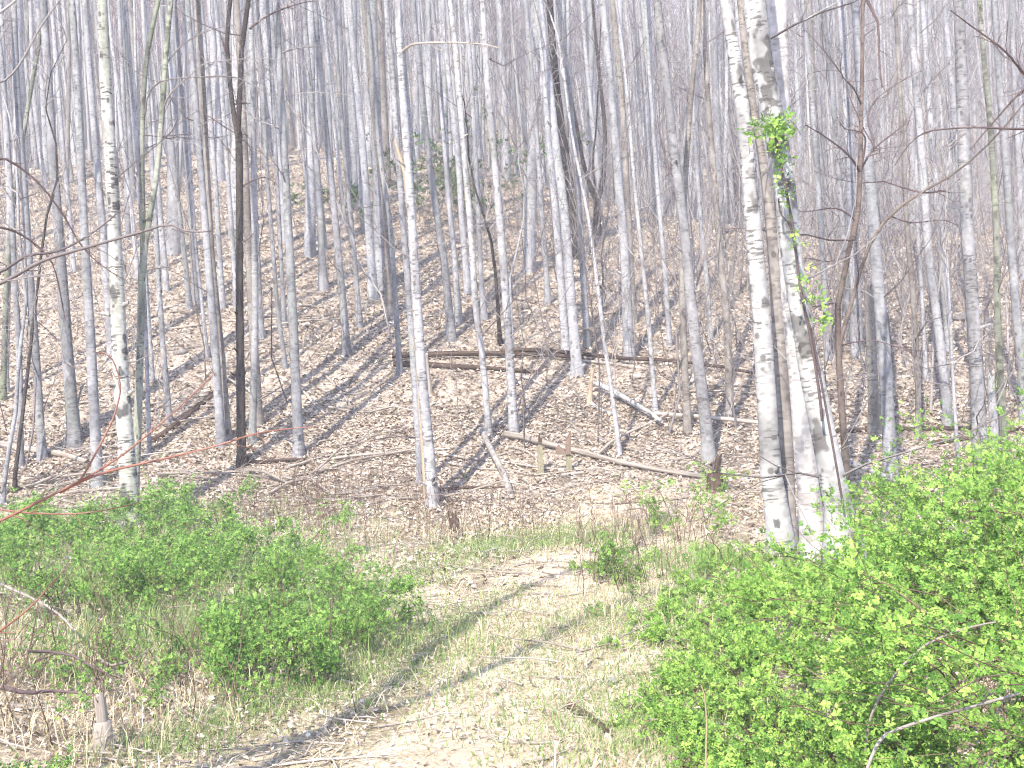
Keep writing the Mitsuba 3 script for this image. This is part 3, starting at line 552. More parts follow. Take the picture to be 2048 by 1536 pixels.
log('fallen_log', [(1140,1425),(1180,1442),(1215,1475)], 20, RW, 'dark rotten chunk in the right thicket beside the path', w2=12)
log('stick', [(450,1490),(530,1440),(620,1400),(740,1385)], 4, DW, 'thin long stick along the left side of the path', w2=3, cat='stick')
log('stick', [(195,1350),(235,1375),(300,1340)], 6, DW, 'bent pale stick behind the cut stump', w2=4, lift=.12, cat='stick')
log('fallen_branch', [(0,1420),(60,1432),(110,1432),(165,1440)], 10, 'twig_wine', 'dark crooked limb at the lower left beside the cut stump', w2=5, lift=.12, cat='branch')
log('fallen_branch', [(60,1388),(130,1390),(190,1415),(235,1455)], 6, 'twig_wine', 'dark arching limb bending over the cut stump', w2=4, lift=.22, cat='branch')
log('fallen_branch', [(-5,1225),(80,1270),(150,1330)], 7, DW, 'pale branch lying in the left thicket at the frame edge', w2=4, lift=.2, cat='branch')
log('stick', [(300,1380),(350,1410),(420,1440)], 7, DW, 'pale stick in the hollow right of the cut stump', w2=4, cat='stick')
log('fallen_log', [(160,1045),(240,1020),(330,1005)], 9, DW, 'pale log lying behind the left thicket at the foot of the stout tree', w2=6)
log('fallen_log', [(330,1030),(400,1040),(560,1046),(700,1035)], 7, DW, 'grey pole along the back edge of the left thicket', w2=4)
log('fallen_log', [(1230,1012),(1290,1010),(1370,1000)], 7, RW, 'dark thin log on the flat left of the large trunks', w2=5)
# the dead trunk that leans on the slim speckled tree
foot = hit(1025, 992); top = at(963, 860, foot[1] + 1.6); top[2] = max(top[2], gz(top[0], top[1]) + 0.1)
mid = at(985, 905, foot[1] + .7); mid[2] = max(mid[2], gz(mid[0], mid[1]) + .12)
obj('leaning_log', Mesh().add(*stem([foot - [0, 0, .1], at(1010, 955, foot[1] + .25), mid, top], np.array([7.5, 6.5, 6.5, 7]) * foot[1] / F, 20, 9, .1, 5)).out(BROWN), 'dead trunk leaning back against the slim speckled tree left of the posts', 'log')
# bent sapling arching over
f0 = hit(607, 692); arc = [at(607, 692, f0[1]), at(610, 670, f0[1]), at(616, 657, f0[1]), at(628, 662, f0[1] + .1), at(645, 684, f0[1] + .2)]
obj('bent_sapling', Mesh().add(*stem(arc, np.array([2, 2, 1.7, 1.4, 1]) * f0[1] / F, 18, 6, .03, 8)).out(DW), 'thin bare sapling bent over in an arch on the slope', 'sapling')

# ------------------------------------------------------------------ broken sign posts
def board(pts2, depth, thick, bsdf, dz=0.0):
    """An outline in the picture plane at that depth, given its thickness."""
    a = np.array([at(x, y, depth) for x, y in pts2]); n = len(a); b = a + [0, thick, 0]
    c0, c1 = a.mean(0), b.mean(0)
    v = np.vstack([a, b, [c0], [c1]]); j = np.arange(n); k = (j + 1) % n
    f = np.vstack([np.stack([j, k, j * 0 + 2 * n], 1)[:, ::-1], np.stack([j + n, k + n, j * 0 + 2 * n + 1], 1), np.stack([j, k, k + n], 1), np.stack([j, k + n, j + n], 1)])
    return mikit.ply((v, f), bsdf)
pd = hit(1081, 951)[1]
tag('sign_post', 'left short weathered post with a dark broken tip', 'post', None)
obj('sign_post__post', board([(1075,892),(1079,889),(1085,892),(1088,952),(1088,962),(1076,962),(1076,952)], pd, .085, 'post_wood'))
obj('sign_post__broken_tip', board([(1077,891),(1076,873),(1079,866),(1081,878),(1085,875),(1083,891)], pd + .02, .03, 'rotten_wood'), 'dark splintered tip')
tag('sign_post_001', 'right short weathered post carrying a brown broken board', 'post', None)
obj('sign_post_001__post', board([(1132,905),(1142,905),(1145,952),(1145,964),(1134,964),(1133,952)], pd + .05, .085, 'post_wood'))
obj('sign_post_001__broken_board', board([(1130,909),(1132,880),(1136,872),(1138,863),(1142,862),(1142,909)], pd + .02, .028, 'board_wood'), 'upright splinter of brown board')
obj('sign_post_001__board_fragment', board([(1110,909),(1112,897),(1117,889),(1121,893),(1127,899),(1129.6,899),(1129.6,909)], pd + .02, .028, 'board_wood'), 'triangular piece of pale brown board')

# ------------------------------------------------------------------ path
def path_mid(y): return 0.05 + 0.13 * np.maximum(y - 5.5, 0) + 0.012 * np.maximum(y - 9, 0) ** 2
def path_half(y): return 0.78 + 0.012 * y
def path_d(x, y):                                          # < 1 inside the path
    return np.abs(x - path_mid(y)) / path_half(y)
ty = np.linspace(2.2, 15.5, 140); tx = np.linspace(-1, 1, 40)
PX, PY = np.meshgrid(tx, ty)
edge = 1 + 0.25 * (meshkit.fbm(np.stack([np.sign(PX) * 9, PY * 1.6, PX * 0], -1), 3, 6) - 0.5) * 2
PXw = path_mid(PY) + PX * path_half(PY) * edge
PZ = height(PXw, PY) + 0.018 - 0.028 * np.abs(PX) ** 6
pi_ = np.arange(PX.size).reshape(PX.shape)
q = np.stack([pi_[:-1, :-1], pi_[:-1, 1:], pi_[1:, 1:], pi_[1:, :-1]], -1).reshape(-1, 4)
scene['path'] = mikit.ply((np.stack([PXw, PY, PZ], -1).reshape(-1, 3), q), 'path_earth', smooth=True)
labels['path'] = {'label': 'pale straw covered track curving right into the woods', 'kind': 'structure'}

# ------------------------------------------------------------------ leaf litter, straw and grass
def leaf_quads(C, size, tilt, aspect=0.55, fold=0.25):
    """Folded two-triangle leaves at the centres C."""
    N = len(C); az = U(0, 2 * np.pi, N); up = unit(np.stack([rng.normal(size=N) * tilt, rng.normal(size=N) * tilt, np.ones(N)], -1))
    a = np.stack([np.cos(az), np.sin(az), np.zeros(N)], -1); a = unit(a - up * (a * up).sum(-1, keepdims=True)); b = np.cross(up, a)
    s = size[:, None]; w = aspect * s * U(.6, 1.2, (N, 1)); fo = up * s * fold * U(-.6, 1.0, (N, 1))
    V = np.stack([C - a * s * .5, C + b * w * .5 + fo, C + a * s * .5 + up * s * U(-.1, .25, (N, 1)), C - b * w * .5 + fo], 1)
    f = (np.arange(N)[:, None, None] * 4 + np.array([[0, 2, 1], [0, 3, 2]])[None]).reshape(-1, 3)
    uv = np.repeat(np.stack([U(0, 1, N), U(0, 1, N)], -1), 4, axis=0)
    return V.reshape(-1, 3), f, uv
def scatter(n, y0, y1, k=0.46, pw=1.0):
    y = y0 + (y1 - y0) * rng.random(n) ** pw; x = U(-k, k, n) * (y + 1.0)
    return x, y
lit = Mesh()
for n, y0, y1, s0, s1 in ((70000, 3.5, 9, .018, .045), (75000, 9, 19, .045, .085), (150000, 17, 42, .06, .11), (60000, 40, 85, .12, .2)):
    x, y = scatter(n, y0, y1, .46, .75)
    pd_ = path_d(x, y); keep = (y > 14.5 + 2 * (rng.random(n) - .5)) | (rng.random(n) < np.where(pd_ < 1, .22, .5) * (0.3 + 1.2 * meshkit.noise(np.stack([x * 1.1, y * 1.1, x * 0], -1), 12)))
    keep &= rng.random(n) < 0.45 + 0.9 * meshkit.fbm(np.stack([x * .9, y * .6, x * 0], -1), 3, 14)
    x, y = x[keep], y[keep]
    lit.add(*leaf_quads(np.stack([x, y, height(x, y) + U(.005, .03, len(x))], -1), U(s0, s1, len(x)), .5))
obj('leaf_litter', lit.out('litter_leaf', smooth=False), 'dry brown leaves covering the slope and the clearing', None, None, 'stuff')

def blades(C, L, w, lean, droop=.5):
    """Curved three-triangle grass blades."""
    N = len(C); az = U(0, 2 * np.pi, N); d = np.stack([np.cos(az), np.sin(az), np.zeros(N)], -1); s = np.stack([-np.sin(az), np.cos(az), np.zeros(N)], -1)
    up = np.array([0, 0, 1.0]); L = L[:, None]; le = lean[:, None]
    m = C + L * .55 * unit(up + d * le * .7); t = m + L * .45 * unit(up * (1 - droop) + d * (le + droop))
    V = np.stack([C - s * w[:, None], C + s * w[:, None], m - s * w[:, None] * .7, m + s * w[:, None] * .7, t], 1)
    f = (np.arange(N)[:, None, None] * 5 + np.array([[0, 1, 3], [0, 3, 2], [2, 3, 4]])[None]).reshape(-1, 3)
    return V.reshape(-1, 3), f, np.repeat(np.stack([U(0, 1, N), U(0, 1, N)], -1), 5, axis=0)
x, y = scatter(38000, 3.6, 15.5, .44, .8)
keep = rng.random(len(x)) < np.where(path_d(x, y) < 1.2, .9, .35) * (0.35 + meshkit.noise(np.stack([x * 1.3, y * 1.3, x * 0], -1), 2))
x, y = x[keep], y[keep]; n = len(x)
obj('dry_grass', Mesh().add(*blades(np.stack([x, y, height(x, y) + .012], -1), U(.05, .20, n), U(.0015, .004, n), U(1.0, 4.0, n), .7)).out('straw', smooth=False), 'flattened straw coloured grass over the track', None, None, 'stuff')
def band(px0, n, wid):
    """Points along a line of pixels on the ground, spread sideways."""
    G = np.array([hit(*p) for p in px0]); t = U(0, len(G) - 1.001, n); k = t.astype(int); a = (t - k)[:, None]
    C = G[k] * (1 - a) + G[k + 1] * a; C[:, 0] += rng.normal(size=n) * wid; C[:, 1] += rng.normal(size=n) * wid * 1.3
    return C
gb = [band([(960,1100),(1040,1088),(1120,1078),(1250,1070)], 6500, .36), band([(700,1185),(850,1150),(960,1110)], 2400, .3), band([(800,1300),(930,1240),(1060,1175)], 700, .10),
      band([(320,1500),(480,1440),(700,1368)], 1300, .16), band([(520,1420),(680,1345),(800,1300)], 2300, .24), band([(900,1330),(1130,1262),(1200,1240)], 600, .16),
      band([(1000,1390),(1150,1300),(1300,1210)], 900, .4), band([(880,1240),(930,1290),(850,1400)], 2600, .4), band([(1050,1450),(1150,1500),(1250,1530)], 500, .3), band([(200,1510),(330,1505),(420,1490)], 500, .12)]
gb += [band([(1190,1440),(1300,1390),(1480,1330)], 3600, .35), band([(1250,1500),(1450,1480)], 2500, .3), band([(1200,1250),(1450,1220)], 3500, .4), band([(930,1105),(1050,1090),(1230,1072)], 3500, .25)]
C = np.vstack(gb); C[:, 2] = height(C[:, 0], C[:, 1]) + .01; n = len(C)
obj('green_grass', Mesh().add(*blades(C, U(.03, .11, n), U(.0012, .003, n), U(.1, 1.4, n), .5)).out('grass_blade', smooth=False), 'thin fresh green grass along the track and its shaded edges', None, None, 'stuff')
C = np.vstack([band([(0,1330),(150,1340),(330,1360)], 1500, .4), band([(0,1480),(150,1470),(420,1420)], 900, .35), band([(700,1080),(1000,1060),(1350,1080)], 1500, .5), band([(1150,1300),(1350,1200)], 900, .4)]); C[:, 2] = height(C[:, 0], C[:, 1]); n = len(C)
obj('straw_tufts', Mesh().add(*blades(C, U(.08, .30, n), U(.0012, .003, n), U(.2, 2.2, n), .6)).out('straw', smooth=False), 'taller tufts of dead straw coloured grass', None, None, 'stuff')
C = np.vstack([band([(0,1190),(300,1160),(620,1150)], 3600, .7), band([(0,1090),(300,1065),(520,1090)], 3000, .9), band([(150,1290),(450,1270),(760,1290)], 2600, .4), band([(1350,1160),(1480,1130)], 900, .4)]); C[:, 2] = height(C[:, 0], C[:, 1]); n = len(C)
obj('tall_grass', Mesh().add(*blades(C, U(.10, .36, n), U(.0015, .004, n), U(.1, 1.0, n), .45)).out('grass_blade', smooth=False), 'feathery fresh green grass standing among the brambles', None, None, 'stuff')
# fallen twigs everywhere
n = 3600; x, y = scatter(n, 4.2, 40, .46, .75)
az = U(0, np.pi, n); D = np.stack([np.cos(az), np.sin(az) * .6, U(-.03, .05, n)], -1); L = U(.15, .9, n)
e = np.stack([x, y], -1) + D[:, :2] * L[:, None]
D[:, 2] += (height(e[:, 0], e[:, 1]) - height(x, y)) / L
TP, TR = limbs(np.stack([x, y, height(x, y) + .03], -1), D, L, U(.004, .010, n), 4, .12, .0)
n = 95; G = np.array([hit(px, py) for px, py in zip(np.where(rng.random(n) < .75, U(0, 720, n), U(720, 1560, n)), np.where(rng.random(n) < .6, U(885, 1030, n), U(560, 885, n)))])
az = rng.normal(size=n) * .5; D = np.stack([np.cos(az), np.sin(az), np.zeros(n)], -1); L = U(.6, 3.2, n)
e = G[:, :2] + D[:, :2] * L[:, None]; D[:, 2] = (height(e[:, 0], e[:, 1]) - G[:, 2]) / L
WP, WR = limbs(G + [0, 0, .03], D, L, U(.010, .028, n), 7, .10, .0); WP[:, :, 2] = np.maximum(WP[:, :, 2], height(WP[:, :, 0], WP[:, :, 1]) + .01)
obj('twig_litter', Mesh().add(*tubes(WP, WR, 5)).add(*tubes(TP, TR, 4)).out('dead_wood'), 'small dead twigs strewn over the leaves', None, None, 'stuff')
# thin upright understory stems, denser on the right
n = 2600; y = 17 + 45 * rng.random(n); x = U(-.45, .45, n) * y
keep = rng.random(n) < .18 + .82 * sstep(-4, 9, x - .02 * y); x, y = x[keep], y[keep]; n = len(x)
D = unit(np.stack([rng.normal(size=n) * .22, rng.normal(size=n) * .22, np.ones(n)], -1))
LP, LR = limbs(np.stack([x, y, height(x, y) - .05], -1), D, U(.6, 3.2, n), U(.005, .012, n), 6, .25, 0)
TP, TR = off_limbs(LP, LR, 6, .55, .4, .6, 4, .3, .1, .25)
n2 = 420; y2 = 17 + 33 * rng.random(n2); x2 = U(-.45, .45, n2) * y2; k2 = rng.random(n2) < .12 + .88 * sstep(-3, 9, x2 - .02 * y2); x2, y2 = x2[k2], y2[k2]; n2 = len(x2)
WP, WR = limbs(np.stack([x2, y2, height(x2, y2) - .05], -1), unit(np.stack([rng.normal(size=n2) * .12, rng.normal(size=n2) * .12, np.ones(n2)], -1)), U(3, 8, n2), U(.010, .022, n2), 8, .12, 0)
XP, XR = off_limbs(WP, WR, 12, .6, .26, .5, 5, .3, .1, .2); YP, YR = off_limbs(XP, XR, 3, .6, .4, .7, 3)
obj('understory_brush', Mesh().add(*tubes(LP, LR, 4)).add(*tubes(TP, np.maximum(TR, .003), 3)).add(*tubes(WP, WR, 5)).add(*tubes(XP, np.maximum(XR, .004), 3)).add(*tubes(YP, np.maximum(YR, .003), 3)).out('twig_grey'), 'thin grey bare brush growing between the trees', None, None, 'stuff')
# dry weed stalks in the clearing
C = np.vstack([band([(640,1010),(700,1020)], 90, .7), band([(520,1000),(600,1010)], 60, .6), band([(1230,1110),(1300,1090)], 40, .35), band([(860,1060),(980,1075)], 60, .8), band([(1250,1180),(1330,1150)], 30, .3), band([(400,1010),(900,1060)], 110, .8), band([(60,1300),(320,1330)], 34, .5), band([(20,1420),(330,1400)], 30, .4), band([(300,1360),(520,1400)], 16, .35)])
C[:, 2] = height(C[:, 0], C[:, 1]); n = len(C)
LP, LR = limbs(C, unit(np.stack([rng.normal(size=n) * .2, rng.normal(size=n) * .2, np.ones(n)], -1)), U(.2, .7, n), U(.002, .004, n), 5, .15, 0)
TP, TR = off_limbs(LP, LR, 4, .5, .35, .7, 3)
obj('dry_weeds', Mesh().add(*tubes(LP, LR, 4)).add(*tubes(TP, np.maximum(TR, .0012), 3)).out('cane_bark'), 'thin reddish brown dead weed stalks', None, None, 'stuff')

# ------------------------------------------------------------------ shrubs
def sprays(C, D, L, leaflet, npair=3, jitter=.25):
    """Compound leaves: paired leaflets along a short stalk from C in direction D, plus one at the tip; each leaflet folded."""
    N = len(C); up = unit(np.array([-.15, -.5, 1.0]) + rng.normal(size=(N, 3)) * .42); D = unit(D); S = unit(np.cross(D, up)); up = np.cross(S, D)
    V, uvs = [], []
    tone = U(0, 1, N)
    for k in range(npair * 2 + 1):
        tip = k == npair * 2
        t = 1.0 if tip else .3 + .6 * (k // 2) / npair; sg = 0 if tip else (1 if k % 2 else -1)
        o = C + D * (L * t)[:, None]
        a = unit(D * (1.0 if tip else .55) + S * sg + rng.normal(size=(N, 3)) * jitter); b = unit(np.cross(up, a) + rng.normal(size=(N, 3)) * jitter * .6)
        l = (leaflet * U(.75, 1.2, N))[:, None]; w = l * .32; fo = up * l * .12
        V.append(np.stack([o, o + a * l * .5 + b * w + fo, o + a * l, o + a * l * .5 - b * w + fo], 1))
        uvs.append(np.repeat(np.stack([np.clip(tone + U(-.25, .25, N), 0, 1), U(0, 1, N)], -1)[:, None], 4, 1))
    V = np.stack(V, 1).reshape(-1, 3); uv = np.stack(uvs, 1).reshape(-1, 2); M = len(V) // 4
    f = (np.arange(M)[:, None, None] * 4 + np.array([[0, 1, 2], [0, 2, 3]])[None]).reshape(-1, 3)
    return V, f, uv
def shrub(label, roots, H, n_side, leaf_bsdf, leaflet, per, group=None, name='shrub', arch=1.0, big=6, spread=.9):
    """Arching canes from the roots (N,2) with heights H (N), side shoots and compound leaves; the largest canes are parts of their own."""
    key = numbered(name); tag(key, label, 'bush', group)
    N = len(roots); az = U(0, 2 * np.pi, N); t = np.linspace(0, 1, 8)
    out = np.stack([np.cos(az), np.sin(az), 0 * az], -1) * (H * U(.4, spread + .5, N))[:, None]
    base = np.stack([roots[:, 0], roots[:, 1], height(roots[:, 0], roots[:, 1]) - .02], -1)
    P = base[:, None] + out[:, None] * (t ** 1.5)[:, None]
    P[:, :, 2] += H[:, None] * (1.5 * t - arch * .75 * t ** 2.2)
    P[:, 1:] += rng.normal(size=(N, 7, 3)) * .012
    g = height(P[:, :, 0], P[:, :, 1]); P[:, 1:, 2] = np.maximum(P[:, 1:, 2], g[:, 1:] + .03)
    R = (.0022 + .0028 * rng.random(N))[:, None] * (1 - .75 * t)
    SP, SR = off_limbs(P, R, n_side, .75, .40, .7, 5, .3, .1, .2)
    order = np.argsort(-H)
    for i in order[:big]:
        obj(part(key, 'cane'), Mesh().add(*tubes(P[i:i + 1], R[i:i + 1] * 1.2, 6)).out('cane_bark'))
    rest = Mesh().add(*tubes(P[order[big:]], R[order[big:]], 4)).add(*tubes(SP, np.maximum(SR, .0013), 3))
    obj(part(key, 'twigs'), rest.out('cane_bark'), None, None, None, 'stuff')
    A = np.concatenate([SP.reshape(-1, 3), P[:, 2:].reshape(-1, 3)]); G = np.concatenate([np.gradient(SP, axis=1).reshape(-1, 3), np.gradient(P, axis=1)[:, 2:].reshape(-1, 3)])
    i = rng.integers(0, len(A), int(per)); C = A[i] + rng.normal(size=(len(i), 3)) * .025
    D = unit(unit(G[i]) * .5 + rng.normal(size=(len(i), 3)) * .8 + [0, 0, .25])
    h = height(C[:, 0], C[:, 1]); C[:, 2] = np.maximum(C[:, 2], h + .02)
    obj(part(key, 'foliage'), Mesh().add(*sprays(C, D, U(1.2, 2.2, len(i)) * leaflet, np.full(len(i), leaflet))).out(leaf_bsdf, smooth=False), None, None, None, 'stuff')
    return key
def roots_in(n, fn, x0, x1, y0, y1):
    out = []
    while len(out) < n:
        x, y = U(x0, x1), U(y0, y1)
        if fn(x, y): out.append((x, y))
    return np.array(out)
def rpx(x, y): return 1024 + F * x / y
BR, TH_LEAF = 'briar_leaf', 'thicket_leaf'
def rightH(r, top=1.0, lo=0):
    return top * np.interp(rpx(r[:, 0], r[:, 1]), [1200, 1500, 1700, 1800, 1900, 2050, 2300], [.10, .20, .30, .52, .82, 1.12, 1.2]) * U(.6, 1.1, len(r))
def right_bush(label, n, x0, x1, y0, y1, per, pxmin=1180, top=1.1, leaflet=.024, big=8):
    r = roots_in(n, lambda x, y: rpx(x, y) > pxmin + 60 * math.sin(y * 3) and rpx(x, y) < 2300, x0, x1, y0, y1)
    shrub(label, r, rightH(r, top), 7, BR, leaflet, per, big=big)
right_bush('bright green briar bush filling the bottom right corner of the view', 85, .6, 2.8, 3.2, 4.9, 10000, 1420, .95, .017, 12)
right_bush('low green briar at the right edge of the track, in front', 70, .25, 1.5, 4.4, 6.8, 5200, 1300, 1.2, .015)
right_bush('tall bright briar bush at the right edge of the view', 85, 1.7, 4.0, 4.9, 7.0, 11000, 1690, 1.02, .019, 12)
right_bush('green briar in the middle of the right thicket, before the large trunks', 95, .7, 2.3, 6.4, 8.8, 6800, 1260, .85, .018)
right_bush('leafy briar bush on the right behind the tallest one', 75, 2.2, 4.8, 7.0, 9.6, 8500, 1740, 1.0, .021, 10)
right_bush('green briar around the feet of the large white trunks', 55, 1.2, 3.2, 8.6, 11.2, 2800, 1400, .5, .021)
right_bush('loose green shrub behind the ivy clad tree', 45, 3.0, 6.5, 10.5, 14.5, 2000, 1750, 1.05, .025, 6)
right_bush('sparse low green growth between the track and the large white trunks', 65, .45, 1.9, 7.2, 10.8, 2700, 1190, 1.0, .016, 3)
right_bush('sparse low green growth along the right side of the track, nearest the camera', 55, .15, 1.2, 4.6, 7.4, 1800, 1260, 1.1, .014, 3)
r = roots_in(26, lambda x, y: True, 1.3, 2.1, 11.6, 13.5); shrub('wispy green shrub at the left foot of the large white trunks', r, U(.25, .6, 26), 5, BR, .022, 420)
r = roots_in(12, lambda x, y: True, .60, .80, 9.1, 9.7); shrub('small upright green shrub beside the right side of the track', r, U(.2, .42, 12), 5, TH_LEAF, .016, 420, arch=.5, spread=.1)
r = np.array([hit(1425, 985)[:2]] * 7) + rng.normal(size=(7, 2)) * .12; shrub('sprig of fresh green shoots on the dark rotten stump', r, U(.2, .6, 7), 4, BR, .024, 120, big=2)
TH = 'thicket_leaf'
def xr(y): return np.interp(y, [5.5, 7, 8, 9.5, 12, 15, 17], [-1.3, -.62, -.8, -1.35, -2.25, -3.6, -4.5])
def left_bush(label, n, x0, x1, y0, y1, per, h0, h1, leaflet=.013, big=6):
    r = roots_in(n, lambda x, y: x < xr(y) + .12 * math.sin(y * 5) and x > -.47 * y and meshkit.noise(np.array([x * 1.3, y * 1.1, 2.]), 9) > .36, x0, x1, y0, y1)
    shrub(label, r, U(h0, h1, n), 8, TH, leaflet, per, big=big, arch=.8)
left_bush('green bramble at the left side of the track, its tip nearest the track', 60, -2.0, -.6, 6.6, 8.8, 8424, .18, .42)
left_bush('dense green bramble in the middle of the left thicket', 75, -3.3, -1.2, 8.6, 11.4, 11016, .22, .50)
left_bush('green bramble at the left edge of the view behind the bare hollow', 65, -4.8, -2.6, 8.6, 11.6, 10044, .25, .55)
left_bush('green bramble at the back of the left thicket around the stout speckled tree', 75, -5.6, -2.0, 11.4, 14.6, 11016, .25, .62, .018)
left_bush('low scrubby bramble in the hollow behind the cut stump', 40, -2.9, -1.3, 6.2, 8.0, 2200, .12, .30)
left_bush('low bramble in the very lower left corner', 22, -2.6, -1.6, 4.4, 5.8, 1300, .12, .30)
def ever(label, px, py, s, n):
    f = hit(px, py); r = f[:2] + rng.normal(size=(n, 2)) * s * .4
    shrub(label, r, U(.5, 1.3, n) * s, 5, 'evergreen_leaf', .065, 26 * n, name='evergreen_shrub', big=2)
ever('dark evergreen shrub between the pale trunks high on the slope, left of centre', 850, 445, 2.6, 14)
ever('dark evergreen shrub just right of the first one high on the slope', 905, 450, 2.4, 14)
ever('small evergreen shoot with broad leaves beside the wide pale tree', 716, 440, 1.2, 6)
ever('evergreen shrub half hidden high on the slope near the tall white tree', 985, 455, 1.8, 8)

# bare canes and a dry stalk standing in the right thicket
def cane(name, label, cat, pts, d0, d1, w0, w1, bsdf):
    D = np.linspace(d0, d1, len(pts)); P = np.array([at(x, y, d) for (x, y), d in zip(pts, D)])
    P[0, 2] = min(P[0, 2], gz(P[0, 0], P[0, 1]) - .01); obj(numbered(name), Mesh().add(*stem(P, np.linspace(w0, w1, len(P)) / 2 * D / F, 26, 6, .05, len(labels))).out(bsdf), label, cat)
cane('bare_cane', 'long pale bare cane arching over the briars at the lower right', 'cane', [(1720,1620), (1738,1450), (1790,1350), (1860,1285), (1940,1255), (1992,1244)], 4.3, 4.1, 7, 4, DW)
cane('bare_cane', 'short grey leaning branch in the briars at the bottom right corner', 'cane', [(1700,1640), (1760,1480), (1850,1440), (1950,1412), (2040,1386)], 3.6, 3.5, 8, 6, BROWN)
cane('dry_stalk', 'pale upright dead weed stalk at the bottom edge left of the briars', 'stalk', [(1413,1600), (1412,1510), (1413,1440), (1409,1392), (1401,1368)], 4.5, 4.5, 6, 2, 'straw')
# ------------------------------------------------------------------ ivy on the large leaning tree
iv = hit(1694, 1165)[1] - .14
trail = [(1640,842),(1625,720),(1606,620),(1592,540),(1584,470),(1572,400),(1558,330),(1546,270),(1536,245)]
tp = np.array([at(x + 4, y, iv - .06) for x, y in trail])
tag('ivy_vine', 'green ivy climbing the large leaning white tree, bushy at its top', 'vine')
obj('ivy_vine__stem', Mesh().add(*stem(tp, np.full(len(tp), .010), 50, 7, .2, 4)).out('twig_wine'))
C = []
for (cx, cy, sx, sy, n) in ((1543,256,22,12,105), (1552,290,10,10,20), (1562,335,9,12,20), (1570,385,8,8,16), (1590,470,7,20,14), (1625,600,14,10,12), (1648,640,10,8,12), (1604,560,8,12,10)):
    for _ in range(n): C.append(at(cx + rng.normal() * sx, cy + rng.normal() * sy, iv - .10 + rng.normal() * .08))
C = np.array(C); obj('ivy_vine__foliage', Mesh().add(*sprays(C, rng.normal(size=(len(C), 3)) + [0, -.4, .2], U(.03, .05, len(C)), U(.025, .05, len(C)), 1)).out(BR, smooth=False), None, None, None, 'stuff')
tp2 = np.array([at(x, y, iv - .07) for x, y in [(1686,1010),(1660,860),(1638,740),(1622,661),(1603,592),(1590,500),(1580,451),(1560,424),(1557,397)]])
obj('climbing_vine', Mesh().add(*stem(tp2, np.linspace(.009, .006, len(tp2)), 50, 7, .15, 9)).out('twig_wine'), 'dark bare vine running up the ivy clad tree', 'vine')

# ------------------------------------------------------------------ saplings beside the camera, whose branches reach into the view
def reach(root, pts, depth0, depth1, w0, w1, bsdf, twigs=6):
    D = np.linspace(depth0, depth1, len(pts)); P = np.array([at(x, y, d) for (x, y), d in zip(pts, D)]); R = np.linspace(w0, w1, len(pts)) / 2 * D / F
    m = Mesh().add(*stem(P, R, 24, 7, .05, len(scene)))
    if twigs:
        BP, BR_, _ = resample(P, R, 12)
        TP, TR = off_limbs(BP[None], BR_[None], twigs, .5, .18, .5, 5, .25, .05, .25); m.add(*tubes(TP, np.maximum(TR, .0012), 3))
    obj(part(root, 'branch'), m.out(bsdf))
def side_sapling(label, base_px, depth, trunk_top, r, bsdf):
    key = numbered('sapling'); tag(key, label, 'sapling')
    b = at(base_px[0], base_px[1], depth); b[2] = gz(b[0], b[1])
    t = at(trunk_top[0], trunk_top[1], depth)
    obj(part(key, 'trunk'), Mesh().add(*stem([b - [0, 0, .1], (b + t) / 2 + [.03, .05, 0], t], [r, r * .8, r * .4], 20, 8, .05, 3)).out(bsdf))
    return key
s1 = side_sapling('red stemmed sapling whose long twigs reach in from the left edge', (-130, 1500), 4.6, (-210, 300), .016, 'twig_red')
reach(s1, [(-190,1130),(0,1042),(105,990),(216,930),(330,840),(430,745)], 4.5, 4.2, 7, 2, 'twig_red', 5)
reach(s1, [(120,985),(200,948),(330,917),(420,895),(540,862),(625,854)], 4.4, 4.3, 6, 2, 'twig_red', 4)
reach(s1, [(156,968),(200,890),(232,820),(240,765),(222,715),(186,703)], 4.4, 4.2, 5, 2, 'twig_red', 2)
reach(s1, [(-190,1000),(-60,1010),(60,1026),(140,1028),(280,1004)], 4.6, 4.6, 5, 2, 'twig_red', 3)
reach(s1, [(-190,1400),(0,1262),(60,1215),(110,1160),(130,1140)], 4.3, 4.2, 5, 2, 'twig_red', 3)
s2 = side_sapling('grey barked sapling whose pale twigs cross the trunks from the left edge', (-200, 1300), 6.0, (-260, 100), .028, BROWN)
reach(s2, [(-230,640),(0,567),(90,520),(170,496),(280,465),(335,449),(380,464),(425,462)], 6, 5.6, 9, 3, 'twig_grey', 8)
reach(s2, [(-230,600),(0,544),(60,510),(105,505),(170,475),(240,420)], 6, 6.3, 8, 3, 'twig_grey', 9)
reach(s2, [(-240,400),(0,316),(60,350),(120,420),(170,500),(250,560)], 6, 6.4, 6, 2, 'twig_wine', 10)
reach(s2, [(-240,480),(0,455),(60,480),(110,540),(130,640)], 6, 6.4, 6, 2, 'twig_wine', 8)
reach(s2, [(-250,120),(0,25),(60,-30)], 6, 6.2, 7, 4, 'twig_grey', 5)
reach(s2, [(-250,200),(0,165),(90,40),(150,-40)], 6, 6.4, 6, 3, 'twig_grey', 6)
s3 = side_sapling('sapling whose dark twigs hang in from the upper right edge', (2300, 1250), 7.5, (2240, -200), .03, BROWN)
reach(s3, [(2240,330),(2048,147),(2014,106),(1940,50),(1900,20)], 7.5, 7.2, 6, 2, 'twig_wine', 7)
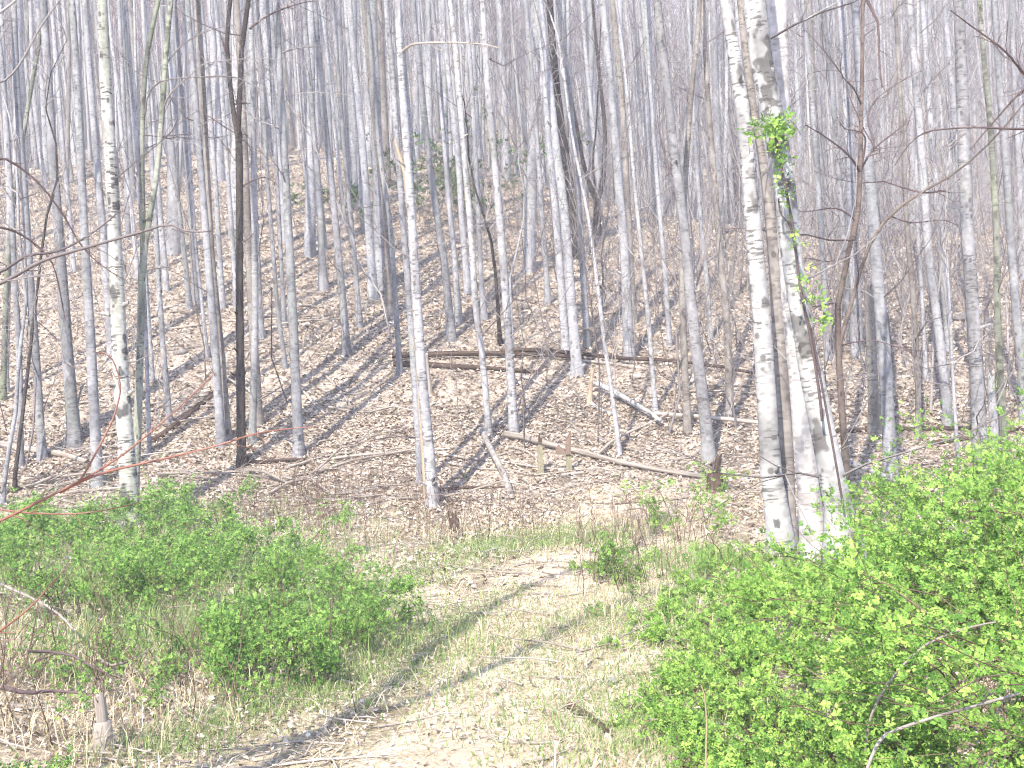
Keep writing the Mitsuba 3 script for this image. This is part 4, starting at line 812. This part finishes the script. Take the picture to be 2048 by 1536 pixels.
reach(s3, [(2240,60),(2048,178),(1994,236),(1940,300)], 7.5, 7.7, 6, 2, 'twig_wine', 7)
reach(s3, [(2240,-220),(1900,-160),(1730,0),(1745,20),(1758,55),(1757,100),(1764,175)], 7.5, 7.4, 9, 3, 'twig_wine', 9)
reach(s3, [(2240,240),(2048,258),(1950,255),(1860,262),(1790,330)], 7.5, 7.2, 6, 2, 'twig_wine', 9)

# ------------------------------------------------------------------ two trees behind the camera, which shade the track
for x, y, lx, r, h, lab in ((-2.7, 1.5, 0.0, .052, 17, 'straight slim tree beside the viewer whose shadow stripes the track'), (-3.72, 2.4, .358, .042, 13, 'slim tree beside the viewer leaning right over the track')):
    root = numbered('tree'); tag(root, lab, 'tree')
    t = np.linspace(0, 1, 14); P = np.stack([x + lx * h * t + .16 * np.sin(t * 17 + x) + .05 * np.sin(t * 41), y + .06 * np.sin(t * 11), gz(x, y) - .2 + h * t], -1); R = np.maximum(r * (1.15 - .75 * t), .02)
    obj(part(root, 'trunk'), Mesh().add(*stem(P, R, 40, 9, .06, 3)).out(PALE)); crown(root, P, R, PALE, 7, .72, 'twig_grey', 1, 0)

# ------------------------------------------------------------------ rock heap on the right, dirt mound at lower left
def rock(c, s, seed):
    import trimesh
    m = trimesh.creation.icosphere(2); v = np.array(m.vertices)
    v = v * (0.7 + 0.6 * meshkit.fbm(v * 1.3 + seed * 3.1, 3, seed))[:, None] * np.array(s) + c
    return mikit.ply((v, np.array(m.faces)), 'rock_face', smooth=35)
for i, (px, py, w) in enumerate([(1902,622,22), (1925,640,30), (1950,630,26), (1972,648,22), (1935,612,18), (1890,650,16)]):
    c = hit(px, py); s = w / 2 * c[1] / F
    obj(numbered('rock'), rock(c + [0, 0, s * .25], [s * 1.3, s, s * .7], i), 'grey rock in the heap on the right slope, ' + ['upper left one', 'front left one', 'middle one', 'front right one', 'topmost at the right', 'lowest at the left'][i], 'rock', 'rocks heaped on the right slope')
c = hit(362, 706); s = 14 * c[1] / F
obj(numbered('rock'), rock(c, [s, s, s * .6], 21), 'mossy brown boulder alone on the left slope', 'rock')
